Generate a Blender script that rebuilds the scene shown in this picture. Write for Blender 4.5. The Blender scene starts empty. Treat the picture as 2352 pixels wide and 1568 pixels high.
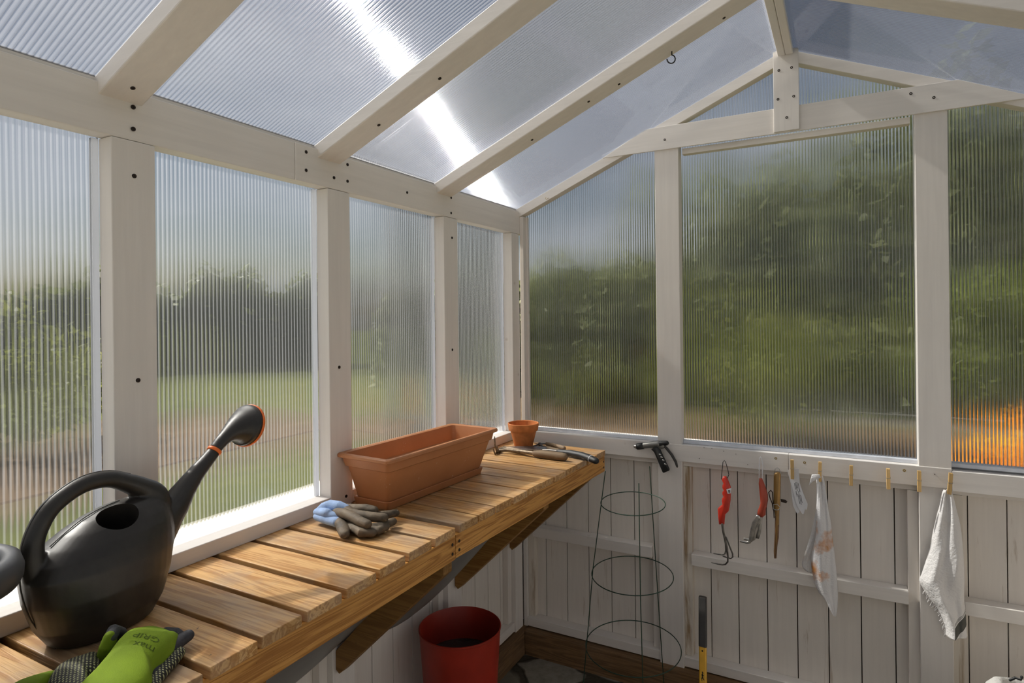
import bpy, bmesh, math, random
from mathutils import Vector, Matrix
random.seed(7)
S = bpy.context.scene
COL = S.collection
PI = math.pi
D = {  # world points cast from image pixels onto chosen planes, then baked
 'scr_plate': [[0.0,-1.634,1.8706],[0.0,-1.6344,1.8273],[0.0,-1.1925,1.8843],[0.0,-1.1932,1.8363],[0.0,-1.0948,1.8841],[0.0,-1.0939,1.8362],[0.0,-1.0411,1.8836],[0.0,-1.0418,1.8365],[0.0,-0.7725,1.8511],[0.0,-0.521,1.876],[0.0,-0.5222,1.8211],[0.0,0.0467,1.8819],[0.0,0.037,1.8288]],
 'scr_A': [[0.0,-1.6337,1.7344],[0.0,-1.6306,1.3299]],
 'scr_B': [[0.0,-1.0822,1.3123],[0.0,-1.061,0.9487]],
 'scr_C': [[0.0,-0.5184,1.7325],[0.0,-0.5238,1.3305]],
 'scr_king': [[1.0446,-0.02,2.2962],[1.0848,-0.02,2.2986],[1.0407,-0.02,2.1964],[1.0906,-0.02,2.1979],[1.0678,-0.02,2.1279]],
 'scr_beam': [[0.6411,-0.012,2.116],[1.4917,-0.012,2.123],[1.4308,-0.012,2.1466]],
 'scr_rail': [[1.0188,-0.005,0.9355],[1.1104,-0.005,0.9297],[1.4016,-0.005,0.9348]],
 'nails': [[0.8844,-0.005,0.9361],[0.9243,-0.005,0.9023],[0.7542,-0.005,0.907],[0.7721,-0.005,0.9494],[0.8003,-0.005,0.9488],[0.842,-0.005,0.9431],[1.4819,-0.005,0.9313]],
 'scr_raf': [[0.3661,-1.1051,2.0346],[0.1712,-1.1049,1.9513],[0.3433,-0.5536,2.0249],[0.5455,-0.5632,2.1113],[0.6398,-0.55,2.1516],[0.9457,-0.5412,2.2823],[0.0376,-1.6558,1.8943],[0.7985,-0.5423,2.2194]],
 'weeder_handle': [[0.8447,-0.035,0.8596],[0.8555,-0.035,0.8608],[0.8606,-0.035,0.8502],[0.8705,-0.035,0.8256],[0.8711,-0.035,0.8033],[0.8699,-0.035,0.7775],[0.8657,-0.035,0.7512],[0.8624,-0.035,0.7347],[0.8509,-0.035,0.7218],[0.8486,-0.035,0.7037],[0.8471,-0.035,0.6848],[0.8279,-0.035,0.6818],[0.8254,-0.035,0.7067],[0.8239,-0.035,0.7389],[0.8317,-0.035,0.7481],[0.8405,-0.035,0.7558],[0.8388,-0.035,0.7684],[0.8398,-0.035,0.7783],[0.8445,-0.035,0.7837],[0.8406,-0.035,0.7945],[0.841,-0.035,0.801],[0.8451,-0.035,0.808],[0.8409,-0.035,0.8172],[0.8416,-0.035,0.8269],[0.8451,-0.035,0.8322],[0.8393,-0.035,0.846]],
 'weeder_loop': [[0.8378,-0.035,0.8475],[0.8441,-0.035,0.9095],[0.8494,-0.035,0.9165],[0.8539,-0.035,0.9105],[0.8619,-0.035,0.8792],[0.8642,-0.035,0.8666],[0.8585,-0.035,0.8531]],
 'weeder_shaft': [[0.8414,-0.045,0.6863],[0.8442,-0.045,0.6611],[0.8494,-0.045,0.6362],[0.8558,-0.045,0.602],[0.8591,-0.045,0.5738],[0.8583,-0.045,0.5544],[0.8505,-0.045,0.544],[0.8397,-0.045,0.5407],[0.8212,-0.045,0.5405],[0.8018,-0.045,0.5415]],
 'weeder_p2': [[0.8485,-0.05,0.6473],[0.8513,-0.05,0.6254],[0.8528,-0.05,0.5968],[0.8496,-0.05,0.5834],[0.8394,-0.05,0.5784],[0.8271,-0.05,0.5779],[0.8116,-0.05,0.5783]],
 'weeder_p3': [[0.847,-0.03,0.6374],[0.8507,-0.03,0.638],[0.8612,-0.03,0.6107],[0.8731,-0.03,0.5806],[0.873,-0.03,0.5693],[0.8668,-0.03,0.5634],[0.853,-0.03,0.5635],[0.8406,-0.03,0.5668]],
 'weeder_label': [[0.8574,-0.05,0.8166],[0.8742,-0.05,0.8229],[0.8722,-0.05,0.8041],[0.8618,-0.05,0.8012]],
 'cult_handle': [[0.9666,-0.035,0.8664],[0.9754,-0.035,0.8674],[0.9811,-0.035,0.8549],[0.9895,-0.035,0.831],[0.9942,-0.035,0.8128],[0.9949,-0.035,0.7942],[0.9918,-0.035,0.775],[0.9872,-0.035,0.7556],[0.9865,-0.035,0.7399],[0.9753,-0.035,0.7282],[0.9578,-0.035,0.7364],[0.9604,-0.035,0.7518],[0.9655,-0.035,0.7651],[0.9694,-0.035,0.7782],[0.9685,-0.035,0.7969],[0.9664,-0.035,0.8218],[0.9643,-0.035,0.8467]],
 'cult_loop': [[0.9654,-0.03,0.8644],[0.9671,-0.03,0.9339],[0.9707,-0.03,0.9405],[0.9747,-0.03,0.9346],[0.9783,-0.03,0.913],[0.9771,-0.03,0.8909],[0.9762,-0.03,0.8594]],
 'cult_fork': [[0.9554,-0.035,0.7307],[0.9718,-0.035,0.7252],[0.9698,-0.035,0.7029],[0.9648,-0.035,0.6771],[0.9603,-0.035,0.6952],[0.9563,-0.035,0.704],[0.9484,-0.035,0.6807],[0.9456,-0.035,0.6929],[0.9503,-0.035,0.7157]],
 'cult_t1': [[0.9624,-0.05,0.7314],[0.9505,-0.05,0.7077],[0.9428,-0.05,0.6783],[0.9375,-0.05,0.6523],[0.9335,-0.05,0.6391],[0.9231,-0.05,0.6358],[0.9038,-0.05,0.6373]],
 'cult_t2': [[0.9642,-0.04,0.7256],[0.9557,-0.04,0.6992],[0.9489,-0.04,0.6698],[0.9457,-0.04,0.6504],[0.9382,-0.04,0.6422],[0.916,-0.04,0.6449]],
 'cult_t3': [[0.9663,-0.028,0.7223],[0.9643,-0.028,0.6968],[0.9616,-0.028,0.6712],[0.957,-0.028,0.6515],[0.9517,-0.028,0.65],[0.9541,-0.028,0.6794]],
 'knife': [[1.0169,-0.035,0.8903],[1.0247,-0.035,0.8949],[1.0332,-0.035,0.8937],[1.0369,-0.035,0.8864],[1.0355,-0.035,0.8367],[1.0343,-0.035,0.7809],[1.0309,-0.035,0.7588],[1.0299,-0.035,0.7122],[1.0279,-0.035,0.6654],[1.0233,-0.035,0.6367],[1.02,-0.035,0.5927],[1.012,-0.035,0.5913],[1.0111,-0.035,0.616],[1.0147,-0.035,0.6788],[1.0165,-0.035,0.7412],[1.012,-0.035,0.7778],[1.0129,-0.035,0.8339],[1.014,-0.035,0.8837]],
 'knife_loop': [[1.0147,-0.03,0.8858],[1.0187,-0.03,0.9043],[1.0244,-0.03,0.9086],[1.0315,-0.03,0.9047],[1.037,-0.03,0.8883],[1.0341,-0.03,0.8787]],
 'knife_strap': [[1.0114,-0.04,0.7636],[1.0082,-0.04,0.7849],[1.0004,-0.04,0.8056],[0.9977,-0.04,0.8208],[1.0044,-0.04,0.8294],[1.0101,-0.04,0.8224],[1.0107,-0.04,0.7976],[1.0127,-0.04,0.7762],[1.014,-0.04,0.7361]],
 'knife_tab': [[1.0351,-0.035,0.802],[1.0506,-0.035,0.801],[1.0568,-0.035,0.7963],[1.0533,-0.035,0.7891],[1.0364,-0.035,0.792]],
 'knife_clasp': [[1.0134,-0.05,0.7837],[1.0248,-0.05,0.7862],[1.0341,-0.05,0.7773],[1.0303,-0.05,0.7676],[1.0218,-0.05,0.7655],[1.0135,-0.05,0.768]],
 'tag1': [[1.057,-0.03,0.9014],[1.0795,-0.03,0.91],[1.0875,-0.03,0.8726],[1.1036,-0.03,0.8318],[1.1136,-0.03,0.7874],[1.107,-0.03,0.756],[1.1014,-0.03,0.7558],[1.0865,-0.03,0.7806],[1.0784,-0.03,0.8101],[1.0705,-0.03,0.8521]],
 'tag2': [[1.0735,-0.024,0.908],[1.0925,-0.024,0.911],[1.0953,-0.024,0.8598],[1.1087,-0.024,0.8186],[1.1194,-0.024,0.7911],[1.1165,-0.024,0.7724],[1.1123,-0.024,0.7709],[1.0976,-0.024,0.8111],[1.0841,-0.024,0.8523]],
 'tag3': [[1.0561,-0.018,0.897],[1.0674,-0.018,0.9013],[1.0753,-0.018,0.8497],[1.0805,-0.018,0.8103],[1.0939,-0.018,0.7598],[1.0855,-0.018,0.7524],[1.0731,-0.018,0.7784],[1.0688,-0.018,0.8211],[1.0669,-0.018,0.8549]],
 'pins': [[1.0724,-0.01,0.9404],[1.1591,-0.01,0.9418],[1.2514,-0.01,0.9397],[1.3558,-0.01,0.9408],[1.4395,-0.01,0.9429],[1.5221,-0.01,0.9452]],
 'pins_bot': [[1.0731,-0.01,0.8752],[1.1571,-0.01,0.8746],[1.2501,-0.01,0.8725],[1.3563,-0.01,0.8755],[1.4394,-0.01,0.876],[1.517,-0.01,0.8777]],
 't1_l': [[1.1479,-0.03,0.8939],[1.1474,-0.03,0.8494],[1.1468,-0.03,0.7938],[1.1464,-0.03,0.7494],[1.1448,-0.03,0.6992],[1.1364,-0.03,0.6533],[1.13,-0.03,0.6188],[1.1296,-0.03,0.5797],[1.1376,-0.03,0.5311],[1.1497,-0.03,0.5003],[1.1692,-0.03,0.4767],[1.1812,-0.03,0.4517],[1.1955,-0.03,0.4301]],
 't1_r': [[1.1662,-0.03,0.896],[1.1723,-0.03,0.8719],[1.1768,-0.03,0.8311],[1.1822,-0.03,0.7877],[1.189,-0.03,0.7392],[1.1934,-0.03,0.6905],[1.1978,-0.03,0.6473],[1.2021,-0.03,0.5987],[1.2051,-0.03,0.561],[1.2067,-0.03,0.5257],[1.2073,-0.03,0.4902],[1.206,-0.03,0.4626],[1.2028,-0.03,0.4345]],
 't1b_l': [[1.1477,-0.015,0.8233],[1.1452,-0.015,0.7783],[1.1367,-0.015,0.7323],[1.1292,-0.015,0.6919],[1.1182,-0.015,0.6507],[1.1077,-0.015,0.6152],[1.0986,-0.015,0.5797],[1.1046,-0.015,0.5638]],
 't1b_r': [[1.1601,-0.015,0.8249],[1.1597,-0.015,0.7803],[1.1542,-0.015,0.7349],[1.1513,-0.015,0.6954],[1.1459,-0.015,0.6554],[1.1405,-0.015,0.621],[1.1351,-0.015,0.5808],[1.1277,-0.015,0.5514]],
 't1flap': [[1.1342,-0.035,0.8991],[1.1565,-0.035,0.9016],[1.1614,-0.035,0.8911],[1.1364,-0.035,0.8743],[1.1238,-0.035,0.8589]],
 't2_l': [[1.5052,-0.03,0.8895],[1.4988,-0.03,0.8752],[1.489,-0.03,0.8199],[1.4753,-0.03,0.7501],[1.4673,-0.03,0.699],[1.4556,-0.03,0.6561],[1.4438,-0.03,0.6129],[1.4371,-0.03,0.5911],[1.4471,-0.03,0.5681],[1.462,-0.03,0.5416],[1.4823,-0.03,0.5166],[1.495,-0.03,0.4879],[1.5039,-0.03,0.454],[1.5023,-0.03,0.4357]],
 't2_r': [[1.521,-0.03,0.8915],[1.5281,-0.03,0.8701],[1.5368,-0.03,0.8268],[1.5454,-0.03,0.7836],[1.5503,-0.03,0.7311],[1.5527,-0.03,0.6872],[1.5538,-0.03,0.6519],[1.5542,-0.03,0.6143],[1.5536,-0.03,0.5898],[1.5529,-0.03,0.5609],[1.5548,-0.03,0.5325],[1.556,-0.03,0.5018],[1.5584,-0.03,0.4581],[1.5597,-0.03,0.4451]],
 'noz_tip': [[0.5166,-0.035,0.9364],[0.5239,-0.035,0.9356],[0.5313,-0.035,0.9377],[0.5504,-0.035,0.9415]],
 'noz_barrel': [[0.5519,-0.035,0.9425],[0.6067,-0.035,0.9546],[0.6096,-0.035,0.9554],[0.6394,-0.035,0.9603]],
 'noz_grip': [[0.5807,-0.035,0.9323],[0.6038,-0.035,0.9486],[0.6151,-0.035,0.9384],[0.6261,-0.035,0.914],[0.6399,-0.035,0.8845],[0.6508,-0.035,0.8632],[0.6494,-0.035,0.8574],[0.6282,-0.035,0.8466],[0.624,-0.035,0.849],[0.6143,-0.035,0.8705],[0.6032,-0.035,0.8976],[0.5921,-0.035,0.922]],
 'noz_glints': [[0.616,-0.05,0.9161],[0.6221,-0.05,0.9069],[0.6284,-0.05,0.8963],[0.6358,-0.05,0.8817]],
 'noz_lever': [[0.6205,-0.03,0.9535],[0.637,-0.03,0.9418],[0.6581,-0.03,0.9174],[0.6725,-0.03,0.8925],[0.6772,-0.03,0.8766]],
 'fork_handle': [[0.227,-0.3241,0.9403],[0.3462,-0.3285,0.9403]],
 'fork_shaft': [[0.227,-0.3241,0.9403],[0.1695,-0.3148,0.9393],[0.1013,-0.3097,0.9384],[0.0751,-0.3209,0.9365]],
 'fork_t1': [[0.2002,-0.321,0.9403],[0.1166,-0.2856,0.9384],[0.0541,-0.2702,0.9345],[0.0755,-0.3417,0.9307],[0.0722,-0.3517,0.9621],[0.0707,-0.3517,0.9932]],
 'fork_t2': [[0.1975,-0.3335,0.9393],[0.1369,-0.3405,0.9365],[0.1023,-0.3622,0.9326],[0.0987,-0.3691,0.9288]],
 'trowel_handle': [[0.2914,-0.2519,0.9384],[0.3414,-0.2615,0.9403],[0.3908,-0.2768,0.9403],[0.4334,-0.2999,0.9384],[0.4596,-0.3129,0.9345]],
 'trowel_neck': [[0.2914,-0.2519,0.9384],[0.246,-0.2395,0.9365],[0.2018,-0.2319,0.9307]],
 'trowel_blade': [[0.2212,-0.2142,0.9307],[0.1083,-0.1976,0.9288],[0.0512,-0.2723,0.9279]],
 'prun_h1': [[0.1868,-0.1369,0.9365],[0.232,-0.1566,0.9374],[0.2818,-0.1852,0.9374]],
 'prun_h2': [[0.1978,-0.1845,0.9345],[0.2295,-0.204,0.9345],[0.2703,-0.2088,0.9326]],
 'prun_head': [[0.1868,-0.1369,0.9365],[0.1576,-0.1407,0.9345],[0.1457,-0.1718,0.9307]],
 'prun_head2': [[0.1978,-0.1845,0.9345],[0.1613,-0.1481,0.9345],[0.1256,-0.1272,0.9326]],
 'pot': [[0.1133,-0.2109,0.925]],
 'dg_cuff': [[0.0447,-1.2103,0.9536],[0.0546,-1.199,0.9632],[0.068,-1.1891,0.9679],[0.0954,-1.1857,0.9679],[0.1128,-1.1802,0.9632]],
 'dg_cuff2': [[0.0502,-1.2138,0.9441],[0.0809,-1.2174,0.9441],[0.1203,-1.2191,0.9422],[0.1309,-1.211,0.9441]],
 'dg_cuff3': [[0.0844,-1.2168,0.9584],[0.0988,-1.2124,0.9536],[0.119,-1.2024,0.9536]],
 'dg_f1': [[0.0952,-1.162,0.9584],[0.1384,-1.1675,0.9632],[0.163,-1.162,0.9651],[0.187,-1.1581,0.9632]],
 'dg_f2': [[0.0755,-1.1852,0.9536],[0.1374,-1.2135,0.9651],[0.1794,-1.2232,0.9632],[0.2109,-1.2305,0.9594],[0.231,-1.2316,0.9574]],
 'dg_f3': [[0.1481,-1.2016,0.9632],[0.1849,-1.2021,0.9632],[0.2165,-1.1937,0.9613],[0.2398,-1.1821,0.9594]],
 'dg_f4': [[0.1719,-1.176,0.9536],[0.1938,-1.1556,0.9536],[0.2069,-1.1329,0.9517],[0.2153,-1.1074,0.9498]],
 'dg_f5': [[0.1132,-1.2043,0.9422],[0.1421,-1.2262,0.9422],[0.1713,-1.2489,0.9403],[0.1914,-1.2661,0.9384]],
 'dg_f6': [[0.1418,-1.1992,0.9422],[0.1884,-1.2294,0.9422],[0.2229,-1.244,0.9403],[0.2444,-1.2297,0.9384]],
 'dg_f7': [[0.1775,-1.2023,0.9403],[0.2222,-1.2124,0.9422],[0.2412,-1.1943,0.9422],[0.2395,-1.1487,0.9403]],
 'dg_f8': [[0.1802,-1.1974,0.9365],[0.2252,-1.2158,0.9384],[0.2472,-1.2133,0.9384],[0.2462,-1.1839,0.9384]],
 'gg_a': [[0.2025,-1.9056,0.925],[0.2137,-1.8805,0.9441],[0.2108,-1.855,0.9536],[0.2171,-1.8404,0.9536],[0.2269,-1.8208,0.9536],[0.2768,-1.8429,0.9536],[0.2892,-1.8569,0.9441],[0.2926,-1.8685,0.925],[0.2831,-1.9077,0.925]],
 'gg_thumb': [[0.2517,-1.8286,0.9441],[0.2605,-1.8291,0.9632],[0.2585,-1.824,0.9727],[0.2505,-1.8144,0.9775],[0.2472,-1.8046,0.9679],[0.2436,-1.7973,0.9536]],
 'gg_b': [[0.3086,-1.8857,0.9441],[0.2923,-1.8559,0.9536],[0.2663,-1.8204,0.9632],[0.2301,-1.777,0.9584],[0.2407,-1.748,0.9536],[0.2655,-1.7419,0.9536],[0.2895,-1.7418,0.9489],[0.3022,-1.7408,0.9441],[0.3281,-1.7694,0.9441],[0.3448,-1.7969,0.9441],[0.3557,-1.8185,0.9393],[0.3888,-1.8446,0.9393],[0.3613,-1.878,0.925]],
 'gg_f': [[0.3518,-1.8175,0.9365],[0.3299,-1.7934,0.9384],[0.3149,-1.7684,0.9403],[0.3054,-1.7475,0.9422],[0.3048,-1.7316,0.9441]],
 'gg_f2': [[0.3969,-1.8544,0.9345],[0.3622,-1.8211,0.9345],[0.3448,-1.7942,0.9345],[0.3311,-1.7714,0.9345],[0.3226,-1.7586,0.9345]],
 'gg_txt': [[0.3269,-1.8132,0.9679],[0.3019,-1.8148,0.9679],[0.3562,-1.8118,0.9679]],
}
SKY=.045; CLOUD=.56; SUN=12; EXPO=-0.04

# ------------------------------------------------------------------ helpers
class MB:
    """collects vertices and faces of one mesh"""
    def __init__(s): s.v=[]; s.f=[]; s.m=[]; s.mi=0
    def add(s, vs, fs):
        o=len(s.v); s.v+= [tuple(p) for p in vs]
        for f in fs: s.f.append(tuple(i+o for i in f)); s.m.append(s.mi)
        return s
    def box(s, x0,x1,y0,y1,z0,z1):
        vs=[(x0,y0,z0),(x1,y0,z0),(x1,y1,z0),(x0,y1,z0),(x0,y0,z1),(x1,y0,z1),(x1,y1,z1),(x0,y1,z1)]
        return s.add(vs,[(0,3,2,1),(4,5,6,7),(0,1,5,4),(1,2,6,5),(2,3,7,6),(3,0,4,7)])
    def prism(s, poly, a, b, axis='y'):
        """polygon (2 coordinates) pushed from a to b along the axis"""
        def P(p,t):
            return (p[0],t,p[1]) if axis=='y' else ((t,p[0],p[1]) if axis=='x' else (p[0],p[1],t))
        n=len(poly); vs=[P(p,a) for p in poly]+[P(p,b) for p in poly]
        fs=[tuple(range(n)),tuple(range(2*n-1,n-1,-1))]+[(i,i+n,(i+1)%n+n,(i+1)%n) for i in range(n)]
        return s.add(vs,fs)
    def tube(s, path, rad, n=10, caps=True, flat=1.0, up=None, close=False):
        """round tube along a path; rad is a number or a list; ends rounded"""
        P=[Vector(p) for p in path]
        R=[rad]*len(P) if isinstance(rad,(int,float)) else list(rad)
        if caps and not close:
            for e in (0,-1):
                pass
        T=[]
        for i in range(len(P)):
            if close: t=P[(i+1)%len(P)]-P[i-1]
            else: t=P[min(i+1,len(P)-1)]-P[max(i-1,0)]
            T.append(t.normalized() if t.length>1e-9 else Vector((0,0,1)))
        u=Vector(up) if up else (Vector((0,0,1)) if abs(T[0].z)<.9 else Vector((1,0,0)))
        rings=[]
        for i in range(len(P)):
            a=(u-T[i]*u.dot(T[i]))
            if a.length<1e-6: a=T[i].orthogonal()
            a.normalize(); u=a; b=T[i].cross(a)
            rings.append([P[i]+ (a*math.cos(2*PI*k/n)*flat + b*math.sin(2*PI*k/n))*R[i] for k in range(n)])
        pre=[];post=[]
        if caps and not close:
            for f in (.35,.7,.93):
                q=math.sqrt(1-f*f)
                c=P[-1]+T[-1]*R[-1]*f; post.append([c+(p-P[-1])*q for p in rings[-1]])
                c=P[0]-T[0]*R[0]*f; pre.insert(0,[c+(p-P[0])*q for p in rings[0]])
        rs=pre+rings+post
        vs=[p for r in rs for p in r]; fs=[]
        m=len(rs)
        for i in range(m if close else m-1):
            for k in range(n):
                a0=i*n+k; a1=i*n+(k+1)%n; b0=((i+1)%m)*n+k; b1=((i+1)%m)*n+(k+1)%n
                fs.append((a0,a1,b1,b0))
        if not close:
            fs.append(tuple(range(n-1,-1,-1))); fs.append(tuple((m-1)*n+k for k in range(n)))
        return s.add(vs,fs)
    def lathe(s, prof, c=(0,0,0), n=48, axis=None, sx=1, sy=1):
        """profile of (radius, height) turned about the vertical (or a rotation matrix axis)"""
        vs=[]; fs=[]
        M=axis or Matrix.Identity(3)
        for r,h in prof:
            for k in range(n):
                a=2*PI*k/n; vs.append(Vector(c)+M@Vector((r*math.cos(a)*sx,r*math.sin(a)*sy,h)))
        m=len(prof)
        for i in range(m-1):
            for k in range(n):
                fs.append((i*n+k,i*n+(k+1)%n,(i+1)*n+(k+1)%n,(i+1)*n+k))
        if prof[0][0]>1e-6: fs.append(tuple(range(n-1,-1,-1)))
        if prof[-1][0]>1e-6: fs.append(tuple((m-1)*n+k for k in range(n)))
        return s.add(vs,fs)
    def loft(s, rings, cap=True):
        n=len(rings[0]); vs=[p for r in rings for p in r]; fs=[]
        for i in range(len(rings)-1):
            for k in range(n): fs.append((i*n+k,i*n+(k+1)%n,(i+1)*n+(k+1)%n,(i+1)*n+k))
        if cap: fs.append(tuple(range(n-1,-1,-1))); fs.append(tuple((len(rings)-1)*n+k for k in range(n)))
        return s.add(vs,fs)
    def puff(s, outline, nrm, thick, steps=4, edge=0.12):
        """a closed outline (3-D points, roughly planar) given a rounded body of the given thickness"""
        O=[Vector(p) for p in outline]; c=sum(O,Vector())/len(O); N=Vector(nrm).normalized()
        O=[p-N*(p-c).dot(N) for p in O]; n=len(O)
        def inset(d):
            out=[]
            for i in range(n):
                a=(O[i]-O[i-1]).normalized(); b=(O[(i+1)%n]-O[i]).normalized()
                na=a.cross(N); nb=b.cross(N); m=(na+nb)
                if m.length<1e-6: m=na
                m.normalize(); k=1/max(.5,m.dot(na)); out.append((O[i],m*k))
            area=sum((O[i]-c).cross(O[(i+1)%n]-c).dot(N) for i in range(n))
            sg=-1 if area>0 else 1
            return [p+m*d*sg for p,m in out]
        h=thick/2; e=h*.8
        rs=[]
        for a in (-90,-45,0,45,90):
            t=math.radians(a); d=e*(1-math.cos(t))*.7
            rs.append([p+N*h*math.sin(t) for p in inset(d)])
        return s.loft(rs)
    def build(s, name, mat=None, parent=None, smooth=False, bevel=0, mats=None, seg=2, loc=None):
        me=bpy.data.meshes.new(name); me.from_pydata(s.v,[],s.f); me.validate(); me.update()
        bm=bmesh.new(); bm.from_mesh(me); bmesh.ops.recalc_face_normals(bm,faces=bm.faces); bm.to_mesh(me); bm.free()
        o=bpy.data.objects.new(name,me); COL.objects.link(o)
        for m in (mats or ([mat] if mat else [])): me.materials.append(m)
        if any(s.m):
            for p,i in zip(me.polygons,s.m): p.material_index=i
        if smooth:
            for p in me.polygons: p.use_smooth=True
        if bevel:
            b=o.modifiers.new('bevel','BEVEL'); b.width=bevel; b.segments=seg; b.limit_method='ANGLE'; b.angle_limit=.6
        if parent: o.parent=parent
        return o

def bake(o):
    """applies the modifiers of an object"""
    bpy.context.view_layer.update()
    dg=bpy.context.evaluated_depsgraph_get()
    me=bpy.data.meshes.new_from_object(o.evaluated_get(dg))
    o.modifiers.clear(); o.data=me
    for p in me.polygons: p.use_smooth=True
    return o
def fuse(o, voxel, smooth=6, factor=.5):
    r=o.modifiers.new('remesh','REMESH'); r.mode='VOXEL'; r.voxel_size=voxel; r.use_smooth_shade=True
    if smooth:
        m=o.modifiers.new('smooth','SMOOTH'); m.iterations=smooth; m.factor=factor
    return bake(o)
def shade_auto(o, ang=.7):
    for p in o.data.polygons: p.use_smooth=True
    try: o.data.set_sharp_from_angle(angle=ang)
    except Exception: pass
    return o
def thing(name, label, cat, loc=(0,0,0), rz=0, group=None):
    o=bpy.data.objects.new(name,None); o.empty_display_size=.05; COL.objects.link(o)
    o.location=loc; o.rotation_euler=(0,0,rz); o['label']=label; o['category']=cat
    if group: o['group']=group
    return o
def tag(o,label,cat,group=None):
    o['label']=label; o['category']=cat
    if group: o['group']=group
    return o
def struct(o,label=None):
    o['kind']='structure'
    if label: o['label']=label
    return o
def under(o,root):
    """parents an object built in world coordinates to a root without moving it"""
    bpy.context.view_layer.update()
    o.parent=root; o.matrix_parent_inverse=root.matrix_world.inverted(); return o

# ------------------------------------------------------------------ materials
class NT:
    def __init__(s,name):
        s.mat=bpy.data.materials.new(name); s.mat.use_nodes=True; s.t=s.mat.node_tree; s.t.nodes.clear()
        s.out=s.n('ShaderNodeOutputMaterial')
    def n(s,typ,**k):
        x=s.t.nodes.new(typ)
        for a,b in k.items(): setattr(x,a,b)
        return x
    def l(s,a,b): s.t.links.new(a,b)
    def val(s,node,**k):
        for a,b in k.items(): node.inputs[a.replace('_',' ')].default_value=b
        return node
    def math(s,op,a,b=None,c=None,clamp=False):
        x=s.n('ShaderNodeMath',operation=op); x.use_clamp=clamp
        for i,q in enumerate((a,b,c)):
            if q is None: continue
            if isinstance(q,(int,float)): x.inputs[i].default_value=q
            else: s.l(q,x.inputs[i])
        return x.outputs[0]
    def mix(s,fac,a,b):
        x=s.n('ShaderNodeMix',data_type='RGBA')
        for i,q in ((0,fac),(6,a),(7,b)):
            if isinstance(q,(int,float)): x.inputs[i].default_value=q
            elif isinstance(q,tuple): x.inputs[i].default_value=q if len(q)==4 else (*q,1)
            else: s.l(q,x.inputs[i])
        return x.outputs[2]
    def ramp(s,fac,stops,interp='LINEAR'):
        x=s.n('ShaderNodeValToRGB'); s.l(fac,x.inputs[0]); e=x.color_ramp; e.interpolation=interp
        while len(e.elements)<len(stops): e.elements.new(.5)
        for el,(p,c) in zip(e.elements,stops):
            el.position=p; el.color=(c,c,c,1) if isinstance(c,(int,float)) else (*c,1)
        return x.outputs[0]
    def noise(s,vec,scale,detail=4,rough=.55,dist=0):
        x=s.n('ShaderNodeTexNoise'); s.val(x,Scale=scale,Detail=detail,Roughness=rough,Distortion=dist)
        if vec is not None: s.l(vec,x.inputs['Vector'])
        return x.outputs[0]
    def mapping(s,vec,scale=(1,1,1),loc=None,rot=None):
        x=s.n('ShaderNodeMapping'); x.inputs['Scale'].default_value=scale
        if rot: x.inputs['Rotation'].default_value=rot
        if loc is not None and not isinstance(loc,tuple): s.l(loc,x.inputs['Location'])
        elif loc: x.inputs['Location'].default_value=loc
        s.l(vec,x.inputs['Vector']); return x.outputs[0]
    def obj(s): return s.n('ShaderNodeTexCoord').outputs['Object']
    def rand(s): return s.n('ShaderNodeObjectInfo').outputs['Random']
    def bump(s,h,strength,dist):
        x=s.n('ShaderNodeBump'); s.val(x,Strength=strength,Distance=dist); s.l(h,x.inputs['Height']); return x.outputs[0]
    def bsdf(s,color,rough=.5,spec=.5,normal=None,metal=0,**k):
        b=s.n('ShaderNodeBsdfPrincipled')
        for nm,q in (('Base Color',color),('Roughness',rough),('Specular IOR Level',spec),('Metallic',metal)):
            if isinstance(q,(int,float)): b.inputs[nm].default_value=q
            elif isinstance(q,tuple): b.inputs[nm].default_value=(*q,1)
            else: s.l(q,b.inputs[nm])
        for a,q in k.items(): b.inputs[a.replace('_',' ')].default_value=q
        if normal is not None: s.l(normal,b.inputs['Normal'])
        return b.outputs[0]
    def done(s,shader): s.l(shader,s.out.inputs[0]); return s.mat

def offs(t):
    """object coordinates moved by the object's own random number, so no two boards share their grain"""
    r=t.math('MULTIPLY',t.rand(),37.0)
    c=t.n('ShaderNodeCombineXYZ'); [t.l(r,c.inputs[i]) for i in range(3)]
    a=t.n('ShaderNodeVectorMath',operation='ADD'); t.l(t.obj(),a.inputs[0]); t.l(c.outputs[0],a.inputs[1])
    return a.outputs[0]

def plain(name,col,rough=.5,spec=.5,metal=0,var=.12,scale=30,bump=0,bscale=200,**k):
    t=NT(name); v=t.obj(); n=t.noise(v,scale,5)
    c=t.mix(t.ramp(n,[(.3,0),(.7,1)]),tuple(x*(1-var) for x in col),tuple(min(1,x*(1+var)) for x in col))
    nm=t.bump(t.noise(v,bscale,3),bump,.002) if bump else None
    return t.done(t.bsdf(c,rough,spec,nm,metal,**k))

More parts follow.
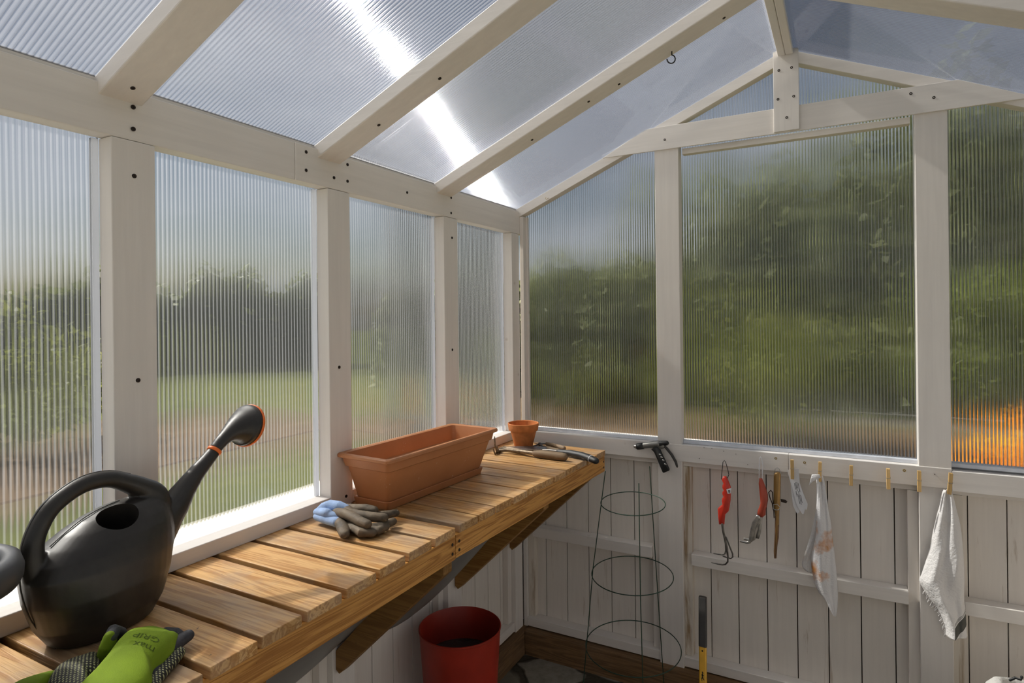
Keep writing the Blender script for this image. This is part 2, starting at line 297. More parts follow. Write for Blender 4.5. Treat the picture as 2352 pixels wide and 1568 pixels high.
def painted(name,col,stain=.0,axis=2,rough=.45,th=.62):
    """white painted softwood: brush grain, faint knots, brown weather stains"""
    t=NT(name); v=offs(t)
    sc=[60,60,60]; sc[axis]=3
    g=t.noise(t.mapping(v,tuple(sc)),1,5,.6)
    big=t.noise(v,6,3)
    c=t.mix(t.ramp(g,[(.3,0),(.75,1)]),tuple(x*.90 for x in col),col)
    c=t.mix(t.ramp(big,[(.35,0),(.7,.35)]),c,tuple(x*.86 for x in col))
    if stain:
        ss=[26,26,26]; ss[axis]=2.2
        s1=t.noise(t.mapping(v,tuple(ss)),1,6,.62,.4)
        m=t.ramp(s1,[(th,0),(th+.12,stain)])
        c=t.mix(m,c,(.30,.20,.10))
    kn=t.n('ShaderNodeTexVoronoi'); t.val(kn,Scale=5.0); t.l(v,kn.inputs['Vector'])
    c=t.mix(t.ramp(kn.outputs['Distance'],[(.02,.35),(.05,0)]),c,(.33,.24,.15))
    return t.done(t.bsdf(c,rough,.35,t.bump(g,.25,.0015)))

def timber(name,light,dark,axis=0,grey=0,rough=.55,cont=1.0):
    """bare softwood with growth rings along the board"""
    t=NT(name); v=offs(t)
    sc=[42,42,42]; sc[axis]=2.0
    m=t.mapping(v,tuple(sc))
    rings=t.noise(m,1,3,.5,1.2)
    w=t.math('SINE',t.math('MULTIPLY',rings,26)); w=t.math('MULTIPLY_ADD',w,.5,.5)
    s2=[300,300,300]; s2[axis]=9
    fine=t.noise(t.mapping(v,tuple(s2)),1,4,.65)
    f=t.math('ADD',t.math('MULTIPLY',w,.55*cont),t.math('MULTIPLY',fine,.55))
    c=t.mix(t.ramp(f,[(.25,0),(.85,1)]),dark,light)
    tone=t.math('MULTIPLY_ADD',t.rand(),.46,.77)
    hs=t.n('ShaderNodeHueSaturation'); t.l(c,hs.inputs['Color']); t.l(tone,hs.inputs['Value']); c=hs.outputs[0]
    big=t.noise(v,7,5,.6)
    c=t.mix(t.ramp(big,[(.45,0),(.72,grey)]),c,(.36,.31,.25))
    kn=t.n('ShaderNodeTexVoronoi'); t.val(kn,Scale=6.0); t.l(t.mapping(v,(1,1,1) if axis else (.6,1,1)),kn.inputs['Vector'])
    c=t.mix(t.ramp(kn.outputs['Distance'],[(.03,.8),(.075,0)]),c,(.13,.055,.015))
    dirt=t.noise(v,90,2)
    c=t.mix(t.ramp(dirt,[(.73,0),(.80,.7)]),c,(.05,.03,.015))
    return t.done(t.bsdf(c,rough,.35,t.bump(f,.5,.0012)))

def twinwall(name,axis,flute=.0098,clear=.24,bend=.56,haze=.03,web=.14,tilt=None):
    """fluted polycarbonate: clear skin, lens-like flutes that smear the view sideways, milky webs"""
    t=NT(name)
    v=t.obj(); sp=t.n('ShaderNodeSeparateXYZ'); t.l(v,sp.inputs[0]); x=sp.outputs[axis]
    lo=[.6,.6,.6]; lo[axis]=9
    wob=t.noise(t.mapping(v,tuple(lo)),3,2)
    xx=t.math('ADD',x,t.math('MULTIPLY',t.math('SUBTRACT',wob,.5),.004))
    ph=t.math('MULTIPLY',xx,2*PI/flute)
    cs=t.math('COSINE',ph)
    irr=t.noise(t.mapping(v,tuple([1.5 if i!=axis else 170 for i in range(3)])),1,2)
    slope=t.math('MULTIPLY',cs,t.math('MULTIPLY_ADD',irr,1.6,.35))
    g=t.n('ShaderNodeNewGeometry')
    ax=t.n('ShaderNodeCombineXYZ'); t.l(slope,ax.inputs[axis])
    ad=t.n('ShaderNodeVectorMath',operation='ADD'); t.l(g.outputs['Normal'],ad.inputs[0]); t.l(ax.outputs[0],ad.inputs[1])
    nz=t.n('ShaderNodeVectorMath',operation='NORMALIZE'); t.l(ad.outputs[0],nz.inputs[0])
    webf=t.ramp(t.math('MULTIPLY_ADD',t.math('COSINE',t.math('ADD',ph,1.2)),.5,.5),[(.55,0),(.9,1)])
    tr=t.n('ShaderNodeBsdfTransparent'); tr.inputs[0].default_value=(.90,.93,.96,1)
    rf=t.n('ShaderNodeBsdfRefraction'); rf.distribution='GGX'; t.val(rf,IOR=1.12,Roughness=.26); rf.inputs['Color'].default_value=(.92,.94,.97,1); t.l(nz.outputs[0],rf.inputs['Normal'])
    tl=t.n('ShaderNodeBsdfTranslucent'); tl.inputs[0].default_value=(.80,.84,.92,1)
    df=t.n('ShaderNodeBsdfDiffuse'); df.inputs[0].default_value=(.72,.74,.78,1)
    gl=t.n('ShaderNodeBsdfGlossy'); t.val(gl,Roughness=.12); gl.inputs['Color'].default_value=(1,1,1,1)
    def ms(f,a,b):
        q=t.n('ShaderNodeMixShader')
        if isinstance(f,(int,float)): q.inputs[0].default_value=f
        else: t.l(f,q.inputs[0])
        t.l(a,q.inputs[1]); t.l(b,q.inputs[2]); return q.outputs[0]
    see=ms(bend/(bend+clear),tr.outputs[0],rf.outputs[0])
    milk=ms(.25,tl.outputs[0],df.outputs[0])
    f=t.math('MULTIPLY_ADD',webf,web,haze,clamp=True)
    base=ms(f,see,milk)
    fr=t.n('ShaderNodeFresnel'); t.val(fr,IOR=1.45)
    sh=ms(t.math('MULTIPLY',fr.outputs[0],.8),base,gl.outputs[0])
    return t.done(sh)
def clear_skin(name):
    t=NT(name); tr=t.n('ShaderNodeBsdfTransparent'); tr.inputs[0].default_value=(.95,.96,.98,1)
    gl=t.n('ShaderNodeBsdfGlossy'); t.val(gl,Roughness=.05)
    fr=t.n('ShaderNodeFresnel'); t.val(fr,IOR=1.3)
    q=t.n('ShaderNodeMixShader'); t.l(fr.outputs[0],q.inputs[0]); t.l(tr.outputs[0],q.inputs[1]); t.l(gl.outputs[0],q.inputs[2])
    return t.done(q.outputs[0])
def flagstone(name):
    t=NT(name); v=t.obj()
    d=t.noise(v,5,3); dd=t.n('ShaderNodeVectorMath',operation='ADD'); t.l(v,dd.inputs[0])
    sc=t.n('ShaderNodeVectorMath',operation='SCALE'); nn=t.n('ShaderNodeTexNoise'); t.val(nn,Scale=6.0); t.l(v,nn.inputs['Vector'])
    t.l(nn.outputs['Color'],sc.inputs[0]); sc.inputs['Scale'].default_value=.12; t.l(sc.outputs[0],dd.inputs[1])
    e=t.n('ShaderNodeTexVoronoi'); e.feature='DISTANCE_TO_EDGE'; t.val(e,Scale=4.6); t.l(dd.outputs[0],e.inputs['Vector'])
    cidx=t.n('ShaderNodeTexVoronoi'); t.val(cidx,Scale=4.6); t.l(dd.outputs[0],cidx.inputs['Vector'])
    bw=t.n('ShaderNodeRGBToBW'); t.l(cidx.outputs['Color'],bw.inputs[0])
    stone=t.mix(bw.outputs[0],(.20,.18,.14),(.36,.34,.29))
    stone=t.mix(t.ramp(t.noise(v,22,6,.7),[(.35,0),(.7,.6)]),stone,(.13,.11,.08))
    m=t.ramp(e.outputs['Distance'],[(.05,0),(.10,1)])
    gap=t.mix(t.noise(v,80,4),(.02,.017,.012),(.10,.085,.06))
    c=t.mix(m,gap,stone)
    h=t.math('ADD',m,t.math('MULTIPLY',t.noise(v,30,6),.25))
    return t.done(t.bsdf(c,.8,.2,t.bump(h,.7,.02)))
def ground(name,a,b,scale,rough=.95,bump=.6):
    t=NT(name); v=t.obj(); n=t.noise(v,scale,8,.65)
    n2=t.noise(v,scale*.12,3)
    c=t.mix(t.ramp(n,[(.35,0),(.7,1)]),a,b); c=t.mix(t.ramp(n2,[(.4,0),(.65,.5)]),c,tuple(x*.55 for x in a))
    return t.done(t.bsdf(c,rough,.1,t.bump(n,bump,.04)))
def leafmat(name,a,b,trans=.35):
    t=NT(name); v=t.obj(); n=t.noise(v,9,4)
    g=t.n('ShaderNodeNewGeometry')
    c=t.mix(t.ramp(t.math('ADD',n,t.math('MULTIPLY',g.outputs['Random Per Island'],.4)),[(.4,0),(.95,1)]),a,b)
    d=t.bsdf(c,.5,.3); tl=t.n('ShaderNodeBsdfTranslucent'); t.l(c,tl.inputs[0])
    q=t.n('ShaderNodeMixShader'); q.inputs[0].default_value=trans; t.l(d,q.inputs[1]); t.l(tl.outputs[0],q.inputs[2])
    return t.done(q.outputs[0])
def dotted(name,base,dot,pitch=.0044):
    """knit glove palm with raised grip dots"""
    t=NT(name); v=t.obj()
    vo=t.n('ShaderNodeTexVoronoi'); t.val(vo,Scale=1/pitch,Randomness=.12); vo.voronoi_dimensions='2D'
    t.l(t.mapping(v,(1,1,1),rot=(0,0,.5)),vo.inputs['Vector'])
    m=t.ramp(vo.outputs['Distance'],[(.24,1),(.32,0)])
    c=t.mix(m,base,dot)
    return t.done(t.bsdf(c,.7,.3,t.bump(m,.5,.002)))

WHITE=(.82,.775,.725)
M={}
M['white']=painted('white_paint',WHITE,0,2)
M['white_y']=painted('white_paint_along_wall',WHITE,0,1)
M['white_x']=painted('white_paint_across',WHITE,0,0)
M['board']=painted('white_boards',(.82,.765,.70),.75,2,.6)
M['board2']=painted('weathered_boards',(.76,.70,.61),.95,2,.6,.50)
M['gap']=plain('dark_gap',(.05,.03,.02),.9,.1)
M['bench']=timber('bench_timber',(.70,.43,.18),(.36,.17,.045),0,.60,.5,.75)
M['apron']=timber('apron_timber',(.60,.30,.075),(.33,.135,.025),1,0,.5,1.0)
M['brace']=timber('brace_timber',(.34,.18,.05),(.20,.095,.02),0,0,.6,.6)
M['curb']=timber('curb_timber',(.22,.125,.055),(.11,.06,.025),0,.1,.8,.7)
M['curb_y']=timber('curb_timber_side',(.22,.125,.055),(.11,.06,.025),1,.1,.8,.7)
M['pane_x']=twinwall('twinwall_gable',0,clear=.09,bend=.7,haze=.07,web=.30)
M['pane_y']=twinwall('twinwall_side',1,clear=.19,bend=.6,web=.13)
M['roof']=twinwall('twinwall_roof',1,clear=.40,bend=.4,haze=.08,web=.0)
def webmat():
    t=NT('panel_web'); g=t.n('ShaderNodeBsdfGlossy'); t.val(g,Roughness=.08); g.inputs[0].default_value=(.9,.92,.95,1)
    tr=t.n('ShaderNodeBsdfTransparent'); tr.inputs[0].default_value=(.80,.82,.87,1)
    q=t.n('ShaderNodeMixShader'); q.inputs[0].default_value=.36; t.l(tr.outputs[0],q.inputs[1]); t.l(g.outputs[0],q.inputs[2]); return t.done(q.outputs[0])
M['web']=webmat()
def uprof():
    t=NT('milky_profile'); d=t.bsdf((.78,.80,.83),.35,.4); tl=t.n('ShaderNodeBsdfTranslucent'); tl.inputs[0].default_value=(.85,.87,.92,1)
    q=t.n('ShaderNodeMixShader'); q.inputs[0].default_value=.5; t.l(d,q.inputs[1]); t.l(tl.outputs[0],q.inputs[2]); return t.done(q.outputs[0])
M['uprofile']=uprof()
M['skin']=clear_skin('clear_skin')
M['edge']=plain('panel_edge',(.75,.78,.82),.4)
M['channel']=plain('grey_channel',(.68,.71,.77),.35,.5,0)
M['floor']=flagstone('flagstones')
M['screw']=plain('dark_screw',(.035,.025,.02),.5,.5,.6)
M['brass']=plain('brass_screw',(.35,.24,.07),.4,.5,.8)
M['can']=plain('black_plastic',(.022,.019,.016),.40,.5,0,.25,40,.05,300)
M['rust']=plain('rusty_steel',(.20,.15,.10),.45,.5,.6,.45,70)
M['orange']=plain('orange_plastic',(.85,.17,.02),.4)
M['dark']=plain('dark_inside',(.008,.008,.008),.8,.2)
M['pot']=plain('terracotta',(.55,.20,.065),.75,.2,0,.25,25,.2,150)
def planter_mat():
    t=NT('brown_plastic'); v=t.obj()
    n=t.noise(v,9,4); c=t.mix(t.ramp(n,[(.3,0),(.7,1)]),(.40,.165,.065),(.46,.195,.080))
    sc=t.noise(v,55,3,.6,2.0); big=t.noise(v,11,2)
    m=t.math('MULTIPLY',t.ramp(sc,[(.66,0),(.70,1)]),t.ramp(big,[(.52,0),(.62,.65)]))
    c=t.mix(m,c,(.62,.45,.34))
    return t.done(t.bsdf(c,.48,.4))
M['planter']=planter_mat()
M['soil']=plain('soil',(.03,.02,.012),.95,.1,0,.5,60,.8,120)
M['greypot']=plain('grey_plastic',(.055,.055,.058),.42,.5)
M['red']=plain('red_plastic_bucket',(.30,.022,.010),.42,.4,0,.2,8)
M['redin']=plain('bucket_water',(.05,.055,.05),.25,.4)
M['tool_red']=plain('red_rubber',(.55,.035,.018),.35,.5)
M['tool_red2']=plain('faded_red_rubber',(.38,.06,.03),.45,.5)
M['steel']=plain('worn_steel',(.42,.41,.39),.35,.5,.9,.3,60)
M['dsteel']=plain('dark_steel',(.12,.11,.10),.4,.5,.8,.3,60)
M['wire']=plain('green_wire',(.015,.045,.025),.4,.5,.2)
M['black']=plain('black_rubber',(.012,.012,.012),.5,.4)
M['yellow']=plain('yellow_lacquer',(.75,.40,.02),.4,.5)
M['grip']=plain('dark_grip',(.045,.042,.038),.6,.4)
M['pin']=timber('pin_wood',(.78,.55,.26),(.62,.40,.16),2,0,.6,.3)
M['oldwood']=timber('old_handle_wood',(.30,.22,.13),(.17,.11,.06),0,.3,.7,.4)
M['bronze']=plain('bronze_wood',(.30,.17,.05),.28,.6,.45,.25,14)
M['brownwood']=plain('brown_shaft',(.16,.08,.035),.5,.4,0,.35,30)
M['leather']=plain('dark_strap',(.035,.022,.015),.6,.3)
M['paper']=plain('white_tags',(.78,.78,.80),.6,.3,0,.04)
M['ink']=plain('black_ink',(.02,.02,.02),.8,.1)
M['greyplastic_sheet']=plain('grey_sheet',(.17,.165,.155),.38,.4,0,.2,6)
M['nozzle']=plain('nozzle_grey',(.22,.215,.20),.35,.5,.5)
M['bluecuff']=plain('blue_knit',(.33,.45,.68),.9,.1,0,.15,40,.5,500)
M['glove']=plain('grey_rubber_glove',(.095,.072,.048),.7,.3,0,.6,26,.5,130)
M['lime']=plain('lime_knit',(.155,.235,.010),.8,.2,0,.22,14,.3,500)
M['dots']=dotted('dotted_palm',(.015,.015,.013),(.42,.42,.22))
M['glovetip']=plain('charcoal_glove',(.045,.045,.05),.75,.2,0,.3,60,.4,300)
def cloth(name,base,stain=None,sc=18,th=.60,rough=.85,bs=120,shine=.1):
    t=NT(name); v=t.obj(); c=base
    if stain:
        for (s,col,lo,hi,f) in stain:
            c=t.mix(t.ramp(t.noise(v,s,4,.6),[(lo,0),(hi,f)]),c,col)
    w=t.math('ADD',t.noise(v,bs,4,.7),t.math('MULTIPLY',t.noise(v,bs*.25,3),1.2))
    d=t.bsdf(c,rough,shine,t.bump(w,.7,.004))
    tl=t.n('ShaderNodeBsdfTranslucent')
    if isinstance(c,tuple): tl.inputs[0].default_value=(*c,1)
    else: t.l(c,tl.inputs[0])
    q=t.n('ShaderNodeMixShader'); q.inputs[0].default_value=.2; t.l(d,q.inputs[1]); t.l(tl.outputs[0],q.inputs[2])
    return t.done(q.outputs[0])
M['towel']=cloth('white_towel',(.86,.84,.82),[(9,(.66,.56,.44),.58,.75,.35)])
M['towel_or']=cloth('stained_towel',(.87,.86,.86),[(7.5,(.66,.26,.03),.55,.66,.95)],rough=.45,shine=.5,bs=200)
def striped():
    t=NT('striped_towel'); v=t.obj(); sp=t.n('ShaderNodeSeparateXYZ'); t.l(v,sp.inputs[0])
    base=t.mix(t.ramp(t.noise(v,9,4,.6),[(.58,0),(.75,.35)]),(.87,.85,.83),(.70,.60,.48))
    wob=t.math('MULTIPLY',t.math('SUBTRACT',t.noise(v,30,2),.5),.012)
    d=t.math('ADD',t.math('ADD',t.math('MULTIPLY',sp.outputs[0],-.80),t.math('MULTIPLY',sp.outputs[2],.60)),wob)   # distance across the hem
    band=None
    for lo,hi in ((-.958,-.936),(-.933,-.9315),(-.9295,-.928)):
        x=t.math('MULTIPLY',t.math('GREATER_THAN',d,lo),t.math('LESS_THAN',d,hi))
        band=x if band is None else t.math('MAXIMUM',band,x)
    band=t.math('MULTIPLY',band,t.math('GREATER_THAN',sp.outputs[0],1.524))
    c=t.mix(t.math('MULTIPLY',band,.92),base,(.07,.07,.055))
    w=t.math('ADD',t.noise(v,120,4,.7),t.math('MULTIPLY',t.noise(v,30,3),1.2))
    d_=t.bsdf(c,.85,.1,t.bump(w,.7,.004)); tl=t.n('ShaderNodeBsdfTranslucent'); t.l(c,tl.inputs[0])
    q=t.n('ShaderNodeMixShader'); q.inputs[0].default_value=.2; t.l(d_,q.inputs[1]); t.l(tl.outputs[0],q.inputs[2]); return t.done(q.outputs[0])
M['towel_st']=striped()
M['bag']=cloth('canvas_bag',(.66,.64,.60),[(8,(.5,.45,.36),.55,.75,.4)])
M['lawn']=ground('grass',(.045,.06,.010),(.115,.12,.018),3.5)
M['dirt']=ground('bare_soil',(.075,.048,.026),(.17,.115,.065),2.6)
M['gravel']=ground('pale_gravel',(.30,.29,.27),(.50,.48,.45),8)
M['leaf']=leafmat('dark_foliage',(.12,.145,.065),(.36,.39,.17))
M['leaf2']=leafmat('olive_foliage',(.09,.125,.022),(.25,.29,.05))
M['leaf3']=leafmat('yellow_green_foliage',(.11,.14,.03),(.33,.35,.07),.5)
M['flower']=leafmat('orange_petals',(.85,.30,.01),(1,.62,.03),.4)
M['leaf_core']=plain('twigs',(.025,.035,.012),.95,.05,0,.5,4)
M['bark']=plain('bark',(.09,.065,.045),.9,.1,0,.4,12,.8,30)
# ------------------------------------------------------------------ the greenhouse shell
XR=2.132; YF=-3.0; XM=1.066           # width, front end, ridge line
SL=.42736                              # rise of the roof per metre
UZ=1.8931-.0349*SL                     # underside of the rafters at x = 0
def uz(x): return UZ+SL*(x if x<=XM else XR-x)
trim_n=[0]; win_n=[0]
def trim(mb,mat,bevel=.002,label=None,screws=(),nrm=(1,0,0),smat='screw',r=.0045):
    trim_n[0]+=1
    o=mb.build('trim_%d'%trim_n[0],mat,bevel=bevel); struct(o,label)
    ax=Vector(nrm).normalized(); rot=Vector((0,0,1)).rotation_difference(ax).to_matrix()
    for p in screws:
        m=MB().lathe([(r,-.001),(r,.0012),(r*.45,.0014),(r*.4,.0004),(0,.0004)],p,12,rot)
        s=m.build('screw',M[smat]); s.parent=o
    return o
def near(pts,y0,y1,k=1): return [p for p in pts if y0<=p[k]<=y1]

# left wall studs (flat 4x2 timbers) and top plate
studs=[(-2.790,-2.706),(-2.234,-2.150),(-1.6763,-1.5912),(-1.1183,-1.0339),(-.5682,-.4814)]
sc={2:D['scr_A'],3:D['scr_B'],4:D['scr_C']}
for i,(a,b) in enumerate(studs):
    trim(MB().box(-.043,0,a,b,.105,1.8035),M['white'],label='white painted wall stud on the left side',screws=sc.get(i,()))
trim(MB().box(-.043,0,-.068,-.002,.105,1.8035),M['white'],label='white corner stud')
trim(MB().box(-.043,-.0015,YF,-1.2285,1.8046,1.902),M['white_y'],label='white wall plate above the watering can',screws=near(D['scr_plate'],-3,-1.25))
trim(MB().box(-.043,.0,-1.228,.043,1.8046,1.902),M['white_y'],label='white wall plate above the planter box',screws=near(D['scr_plate'],-1.228,.1))
trim(MB().box(-.043,-.016,YF,.043,1.9025,1.917),M['white_y'])
# sills between the studs on the left
edges=[(YF,-2.790),(-2.706,-2.234),(-2.150,-1.6763),(-1.5912,-1.1183),(-1.0339,-.5682),(-.4814,-.068)]
for a,b in edges:
    trim(MB().box(-.062,0,a+.0005,b-.0005,.925,.960),M['white_y'],label='white window sill')
    trim(MB().box(-.062,-.034,a+.0005,b-.0005,.86,.9248),M['white_y'],0)

# left panes
def face_in(o):
    c=Vector((XM,-1.5,1.2)); bm=bmesh.new(); bm.from_mesh(o.data)
    for f in bm.faces:
        if f.material_index==0 and f.normal.dot(c-f.calc_center_median())<0: f.normal_flip()
    bm.to_mesh(o.data); bm.free()
def pane(poly,axis,a,b,mat,skin_first):
    """a twin-wall sheet: fluted inner skin, clear outer skin"""
    win_n[0]+=1
    m=MB(); n=len(poly); ctr=(XM,-1.5,1.2)
    def P(p,t): return (p[0],t,p[1]) if axis=='y' else (t,p[0],p[1])
    m.mi=0; m.add([P(p,a) for p in poly],[tuple(range(n))])
    m.mi=1; m.add([P(p,b) for p in poly],[tuple(range(n))])
    m.mi=2; m.add([P(p,a) for p in poly]+[P(p,b) for p in poly],[(i,i+n,(i+1)%n+n,(i+1)%n) for i in range(n)])
    o=m.build('window_%d'%win_n[0],mats=[mat,M['skin'],M['edge']]); face_in(o); return struct(o,'fluted translucent wall panel')
for a,b in edges: pane([(a,.952),(b,.952),(b,1.815),(a,1.815)],'x',-.045,-.051,M['pane_y'],0)
# ledges and cover strips on the outside, seen through the panels
trim(MB().box(-.175,-.053,YF,.06,.930,.9545),M['white_y'],label='white outside ledge under the side panels')
trim(MB().box(-.04,XR+.04,.053,.125,.930,.9545),M['white_x'],label='white ledge added outside to brighten the foot of the gable panels')  # added ledge, stands for the bright reflection low in the gable panes
for a,b in edges:
    for y0,y1 in ((a+.0005,a+.013),(b-.013,b-.0005)): trim(MB().box(-.0535,-.0425,y0,y1,.9605,1.8035),M['uprofile'],.001,label='milky plastic edge profile of a side panel')
# left lower boards
def boards_x(name,x0,x1,y0,y1,z0,z1,start,pitch=.099):
    m=MB(); y=start
    while y>y0: y-=pitch
    while y<y1:
        a=max(y+.0017,y0); b=min(y+pitch-.0017,y1)
        if b-a>.003: m.box(x0,x1,a,b,z0,z1)
        y+=pitch
    return m
def boards_y(y0,y1,x0,x1,z0,z1,start,pitch=.099):
    m=MB(); x=start
    while x>x0: x-=pitch
    while x<x1:
        a=max(x+.0017,x0); b=min(x+pitch-.0017,x1)
        if b-a>.003: m.box(a,b,y0,y1,z0,z1)
        x+=pitch
    return m
m=boards_x('w',-.062,-.046,YF,.06,.10,.9,-.02); m.mi=1; m.box(-.070,-.063,YF,.06,.10,.9)
struct(m.build('wall_left',mats=[M['board'],M['gap']]),'white board wall under the left windows')
for a,b in edges[1:]:
    trim(MB().box(-.0455,-.006,a+.0005,b-.0005,.11,.146),M['white_y'])
    trim(MB().box(-.0455,-.020,a+.0005,a+.03,.1465,.86),M['board'],.001)
    trim(MB().box(-.0455,-.020,b-.03,b-.0005,.1465,.86),M['board'],.001)

# gable wall: boards, studs, rails
m=boards_y(.05,.066,-.045,XR+.045,.10,.92,.0892); m.mi=1; m.box(-.045,XR+.045,.067,.074,.10,.92)
struct(m.build('wall_back',mats=[M['board'],M['gap']]),'white board wall under the gable windows')
ys=(0,.043)
trim(MB().box(.598,.6893,-.004,.0455,.0888,2.15),M['white'],label='white gable stud with the hose nozzle')
trim(MB().box(1.4404,1.5275,-.004,.0455,.0888,2.15),M['white'],label='white gable stud behind the striped towel')
trim(MB().box(.0005,.018,.004,.0435,.105,1.88),M['white'],.001)
trim(MB().box(2.08,2.132,.004,.0435,.105,1.88),M['white'],.001)
trim(MB().box(.018,.026,.030,.0435,.155,1.88),M['white'],.001)
# sill rail, two lengths meeting at x 1.06 and a third past the stud
nb=D['nails']
def nails(o,pts,sign=-1):
    for p in pts:
        t=MB().tube([(p[0],p[1]+.003,p[2]),(p[0]+.001,p[1]-.006,p[2]+.002)],.0013,6).build('nail',M['screw']); t.parent=o
def rail(x0,x1,scr=(),nl=(),drop=0):
    m=MB().prism([(-.006,.8895-drop),(.05,.8895-drop),(.05,.953-drop),(.020,.953-drop),(-.006,.9535-drop)],x0,x1,'x')
    o=trim(m,M['white_x'],.0015,'white sill rail on the gable wall',scr,(0,-1,0),'brass'); nails(o,nl); return o
rail(.0185,1.0595,[D['scr_rail'][0]],[p for p in nb if p[0]<1.06])
rail(1.0600,1.5275,D['scr_rail'][1:],[p for p in nb if p[0]>1.06])
rail(1.5280,2.08,drop=.006)
for x0,x1 in ((.0185,.5978),(.6895,1.4402),(1.5277,2.08)):
    trim(MB().box(x0,x1,.022,.0435,.9536,.966),M['channel'],.001)
    trim(MB().box(x0,x1,.020,.0495,.868,.8893 if x0<1.5 else .883),M['white_x'],.001)
    trim(MB().box(x0+.03,x1-.03,.0005,.0495,.499,.541),M['white_x'],.0015,'white nogging across the board wall')
    trim(MB().box(x0,x1,.0005,.0495,.110,.1455),M['white_x'],.0015)
    trim(MB().box(x0,x0+.0298,.018,.0495,.146,.8675),M['board2'],.001)
    trim(MB().box(x1-.0298,x1,.018,.0495,.146,.8675),M['board'],.001)
# gable panes
def rl(x): return uz(x)+.038
pane([(.018,.955),(.6,.955),(.6,rl(.6)),(.018,rl(.018))],'y',.045,.051,M['pane_x'],0)
pane([(.685,.955),(1.445,.955),(1.445,rl(1.445)),(XM,rl(XM)),(.685,rl(.685))],'y',.045,.051,M['pane_x'],0)
pane([(1.52,.955),(2.114,.955),(2.114,rl(2.114)),(1.52,rl(1.52))],'y',.045,.051,M['pane_x'],0)
# gable rafters
th=.0405
trim(MB().prism([(-.02,uz(-.02)),(XM,uz(XM)),(XM,uz(XM)+th),(-.02,uz(-.02)+th)],.0002,.0435),M['white_x'],.0015,'white gable rafter, left slope')
trim(MB().prism([(XM,uz(XM)),(XR+.02,uz(XR+.02)),(XR+.02,uz(XR+.02)+th),(XM,uz(XM)+th)],.0002,.0435),M['white_x'],.0015,'white gable rafter, right slope')
# collar tie with slanted ends and the king post
trim(MB().prism([(.3895,2.0795),(1.7425,2.0795),(1.5553,2.1678),(.5630,2.1678)],-.0125,-.0042),M['white_x'],.001,'white collar beam across the gable',D['scr_beam'],(0,-1,0))
trim(MB().prism([(.70,2.058),(1.43,2.058),(1.43,2.0794),(.70,2.0794)],.012,.0435),M['white_x'],.001)
trim(MB().prism([(1.0262,2.083),(1.1072,2.083),(1.1072,2.366),(1.0262,2.366)],-.0205,-.013),M['white'],.001,'white king post under the ridge',D['scr_king'],(0,-1,0))
# ridge beam, two boards side by side
for a,b in ((1.0415,1.0657),(1.0662,1.0905)):
    trim(MB().box(a,b,YF,-.021,2.345,2.46),M['white_y'],.003,'white ridge board')
# rafters, flat timbers, both slopes
raf=[(-2.79,-2.706),(-2.245,-2.162),(-1.6975,-1.615),(-1.153,-1.068),(-.607,-.518)]
th2=.0375
nl=Vector((-.39297,0,.91955)).normalized()
for a,b in raf:
    x0,x1=-.09,1.041
    s_=[p for p in D['scr_raf'][:7] if a<=p[1]<=b and p[0]<XM]
    trim(MB().prism([(x0,uz(x0)+.0002),(x1,uz(x1)),(x1,uz(x1)+th2*1.0875),(x0,uz(x0)+th2*1.0875)],a,b),M['white_x'],.003,'white roof rafter, left slope',s_,-nl)
    trim(MB().prism([(XR-x1,uz(x1)),(XR-x0,uz(x0)),(XR-x0,uz(x0)+th2*1.0875),(XR-x1,uz(x1)+th2*1.0875)],a,b),M['white_x'],.003,'white roof rafter, right slope')
# roof sheets between rafter centres
cs=[YF]+[(a+b)/2 for a,b in raf]+[.10]
o1=.0412; o2=.0477
for a,b in zip(cs,cs[1:]):
    for sgn in (0,1):
        win_n[0]+=1; m=MB()
        f=(lambda x:x) if sgn==0 else (lambda x:XR-x)
        q=[(-.12,a),(XM,a),(XM,b),(-.12,b)]
        A=[(f(x),y,uz(x)+o1) for x,y in q]; B=[(f(x),y,uz(x)+o2) for x,y in q]
        m.mi=0; m.add(A,[(0,1,2,3)]); m.mi=1; m.add(B,[(0,1,2,3)])
        m.mi=2; m.add(A+B,[(0,1,5,4),(2,3,7,6)])
        m.mi=3; y=a+.005
        ns=Vector((-SL if sgn==0 else SL,0,1)).normalized()
        while y<b:      # rounded webs between the two skins
            P0=Vector((f(-.12),y,uz(-.12)+(o1+o2)/2)); P1=Vector((f(XM),y,uz(XM)+(o1+o2)/2))
            m.loft([[tuple(p+ns*math.sin(2*PI*k/10)*.0021+Vector((0,math.cos(2*PI*k/10)*.0012,0))) for k in range(10)] for p in (P0,P1)],cap=False)
            y+=.0098
        o=m.build('window_%d'%win_n[0],mats=[M['roof'],M['skin'],M['edge'],M['web']])
        N_=len(o.data.polygons); mi=[0]*N_; o.data.polygons.foreach_get('material_index',mi); o.data.polygons.foreach_set('use_smooth',[i==3 for i in mi]); face_in(o); struct(o,'fluted translucent roof panel')
# right-hand wall, seen only by the light
for a,b in [(-2.790,-2.706),(-2.234,-2.150),(-1.6763,-1.5912),(-1.1183,-1.0339),(-.5682,-.4814),(-.068,-.002)]:
    trim(MB().box(XR,XR+.043,a,b,.105,1.8035),M['white'])
trim(MB().box(XR,XR+.043,YF,.043,1.8046,1.902),M['white_y'])
trim(MB().box(XR,XR+.05,YF,-.001,.925,.960),M['white_y'])
pane([(YF,.952),(-.002,.952),(-.002,1.815),(YF,1.815)],'x',XR+.045,XR+.051,M['pane_y'],0)
m=boards_x('w',XR+.046,XR+.062,YF,.045,.10,.92,-.02); m.mi=1; m.box(XR+.063,XR+.07,YF,.045,.10,.92)
struct(m.build('wall_right',mats=[M['board'],M['gap']]))
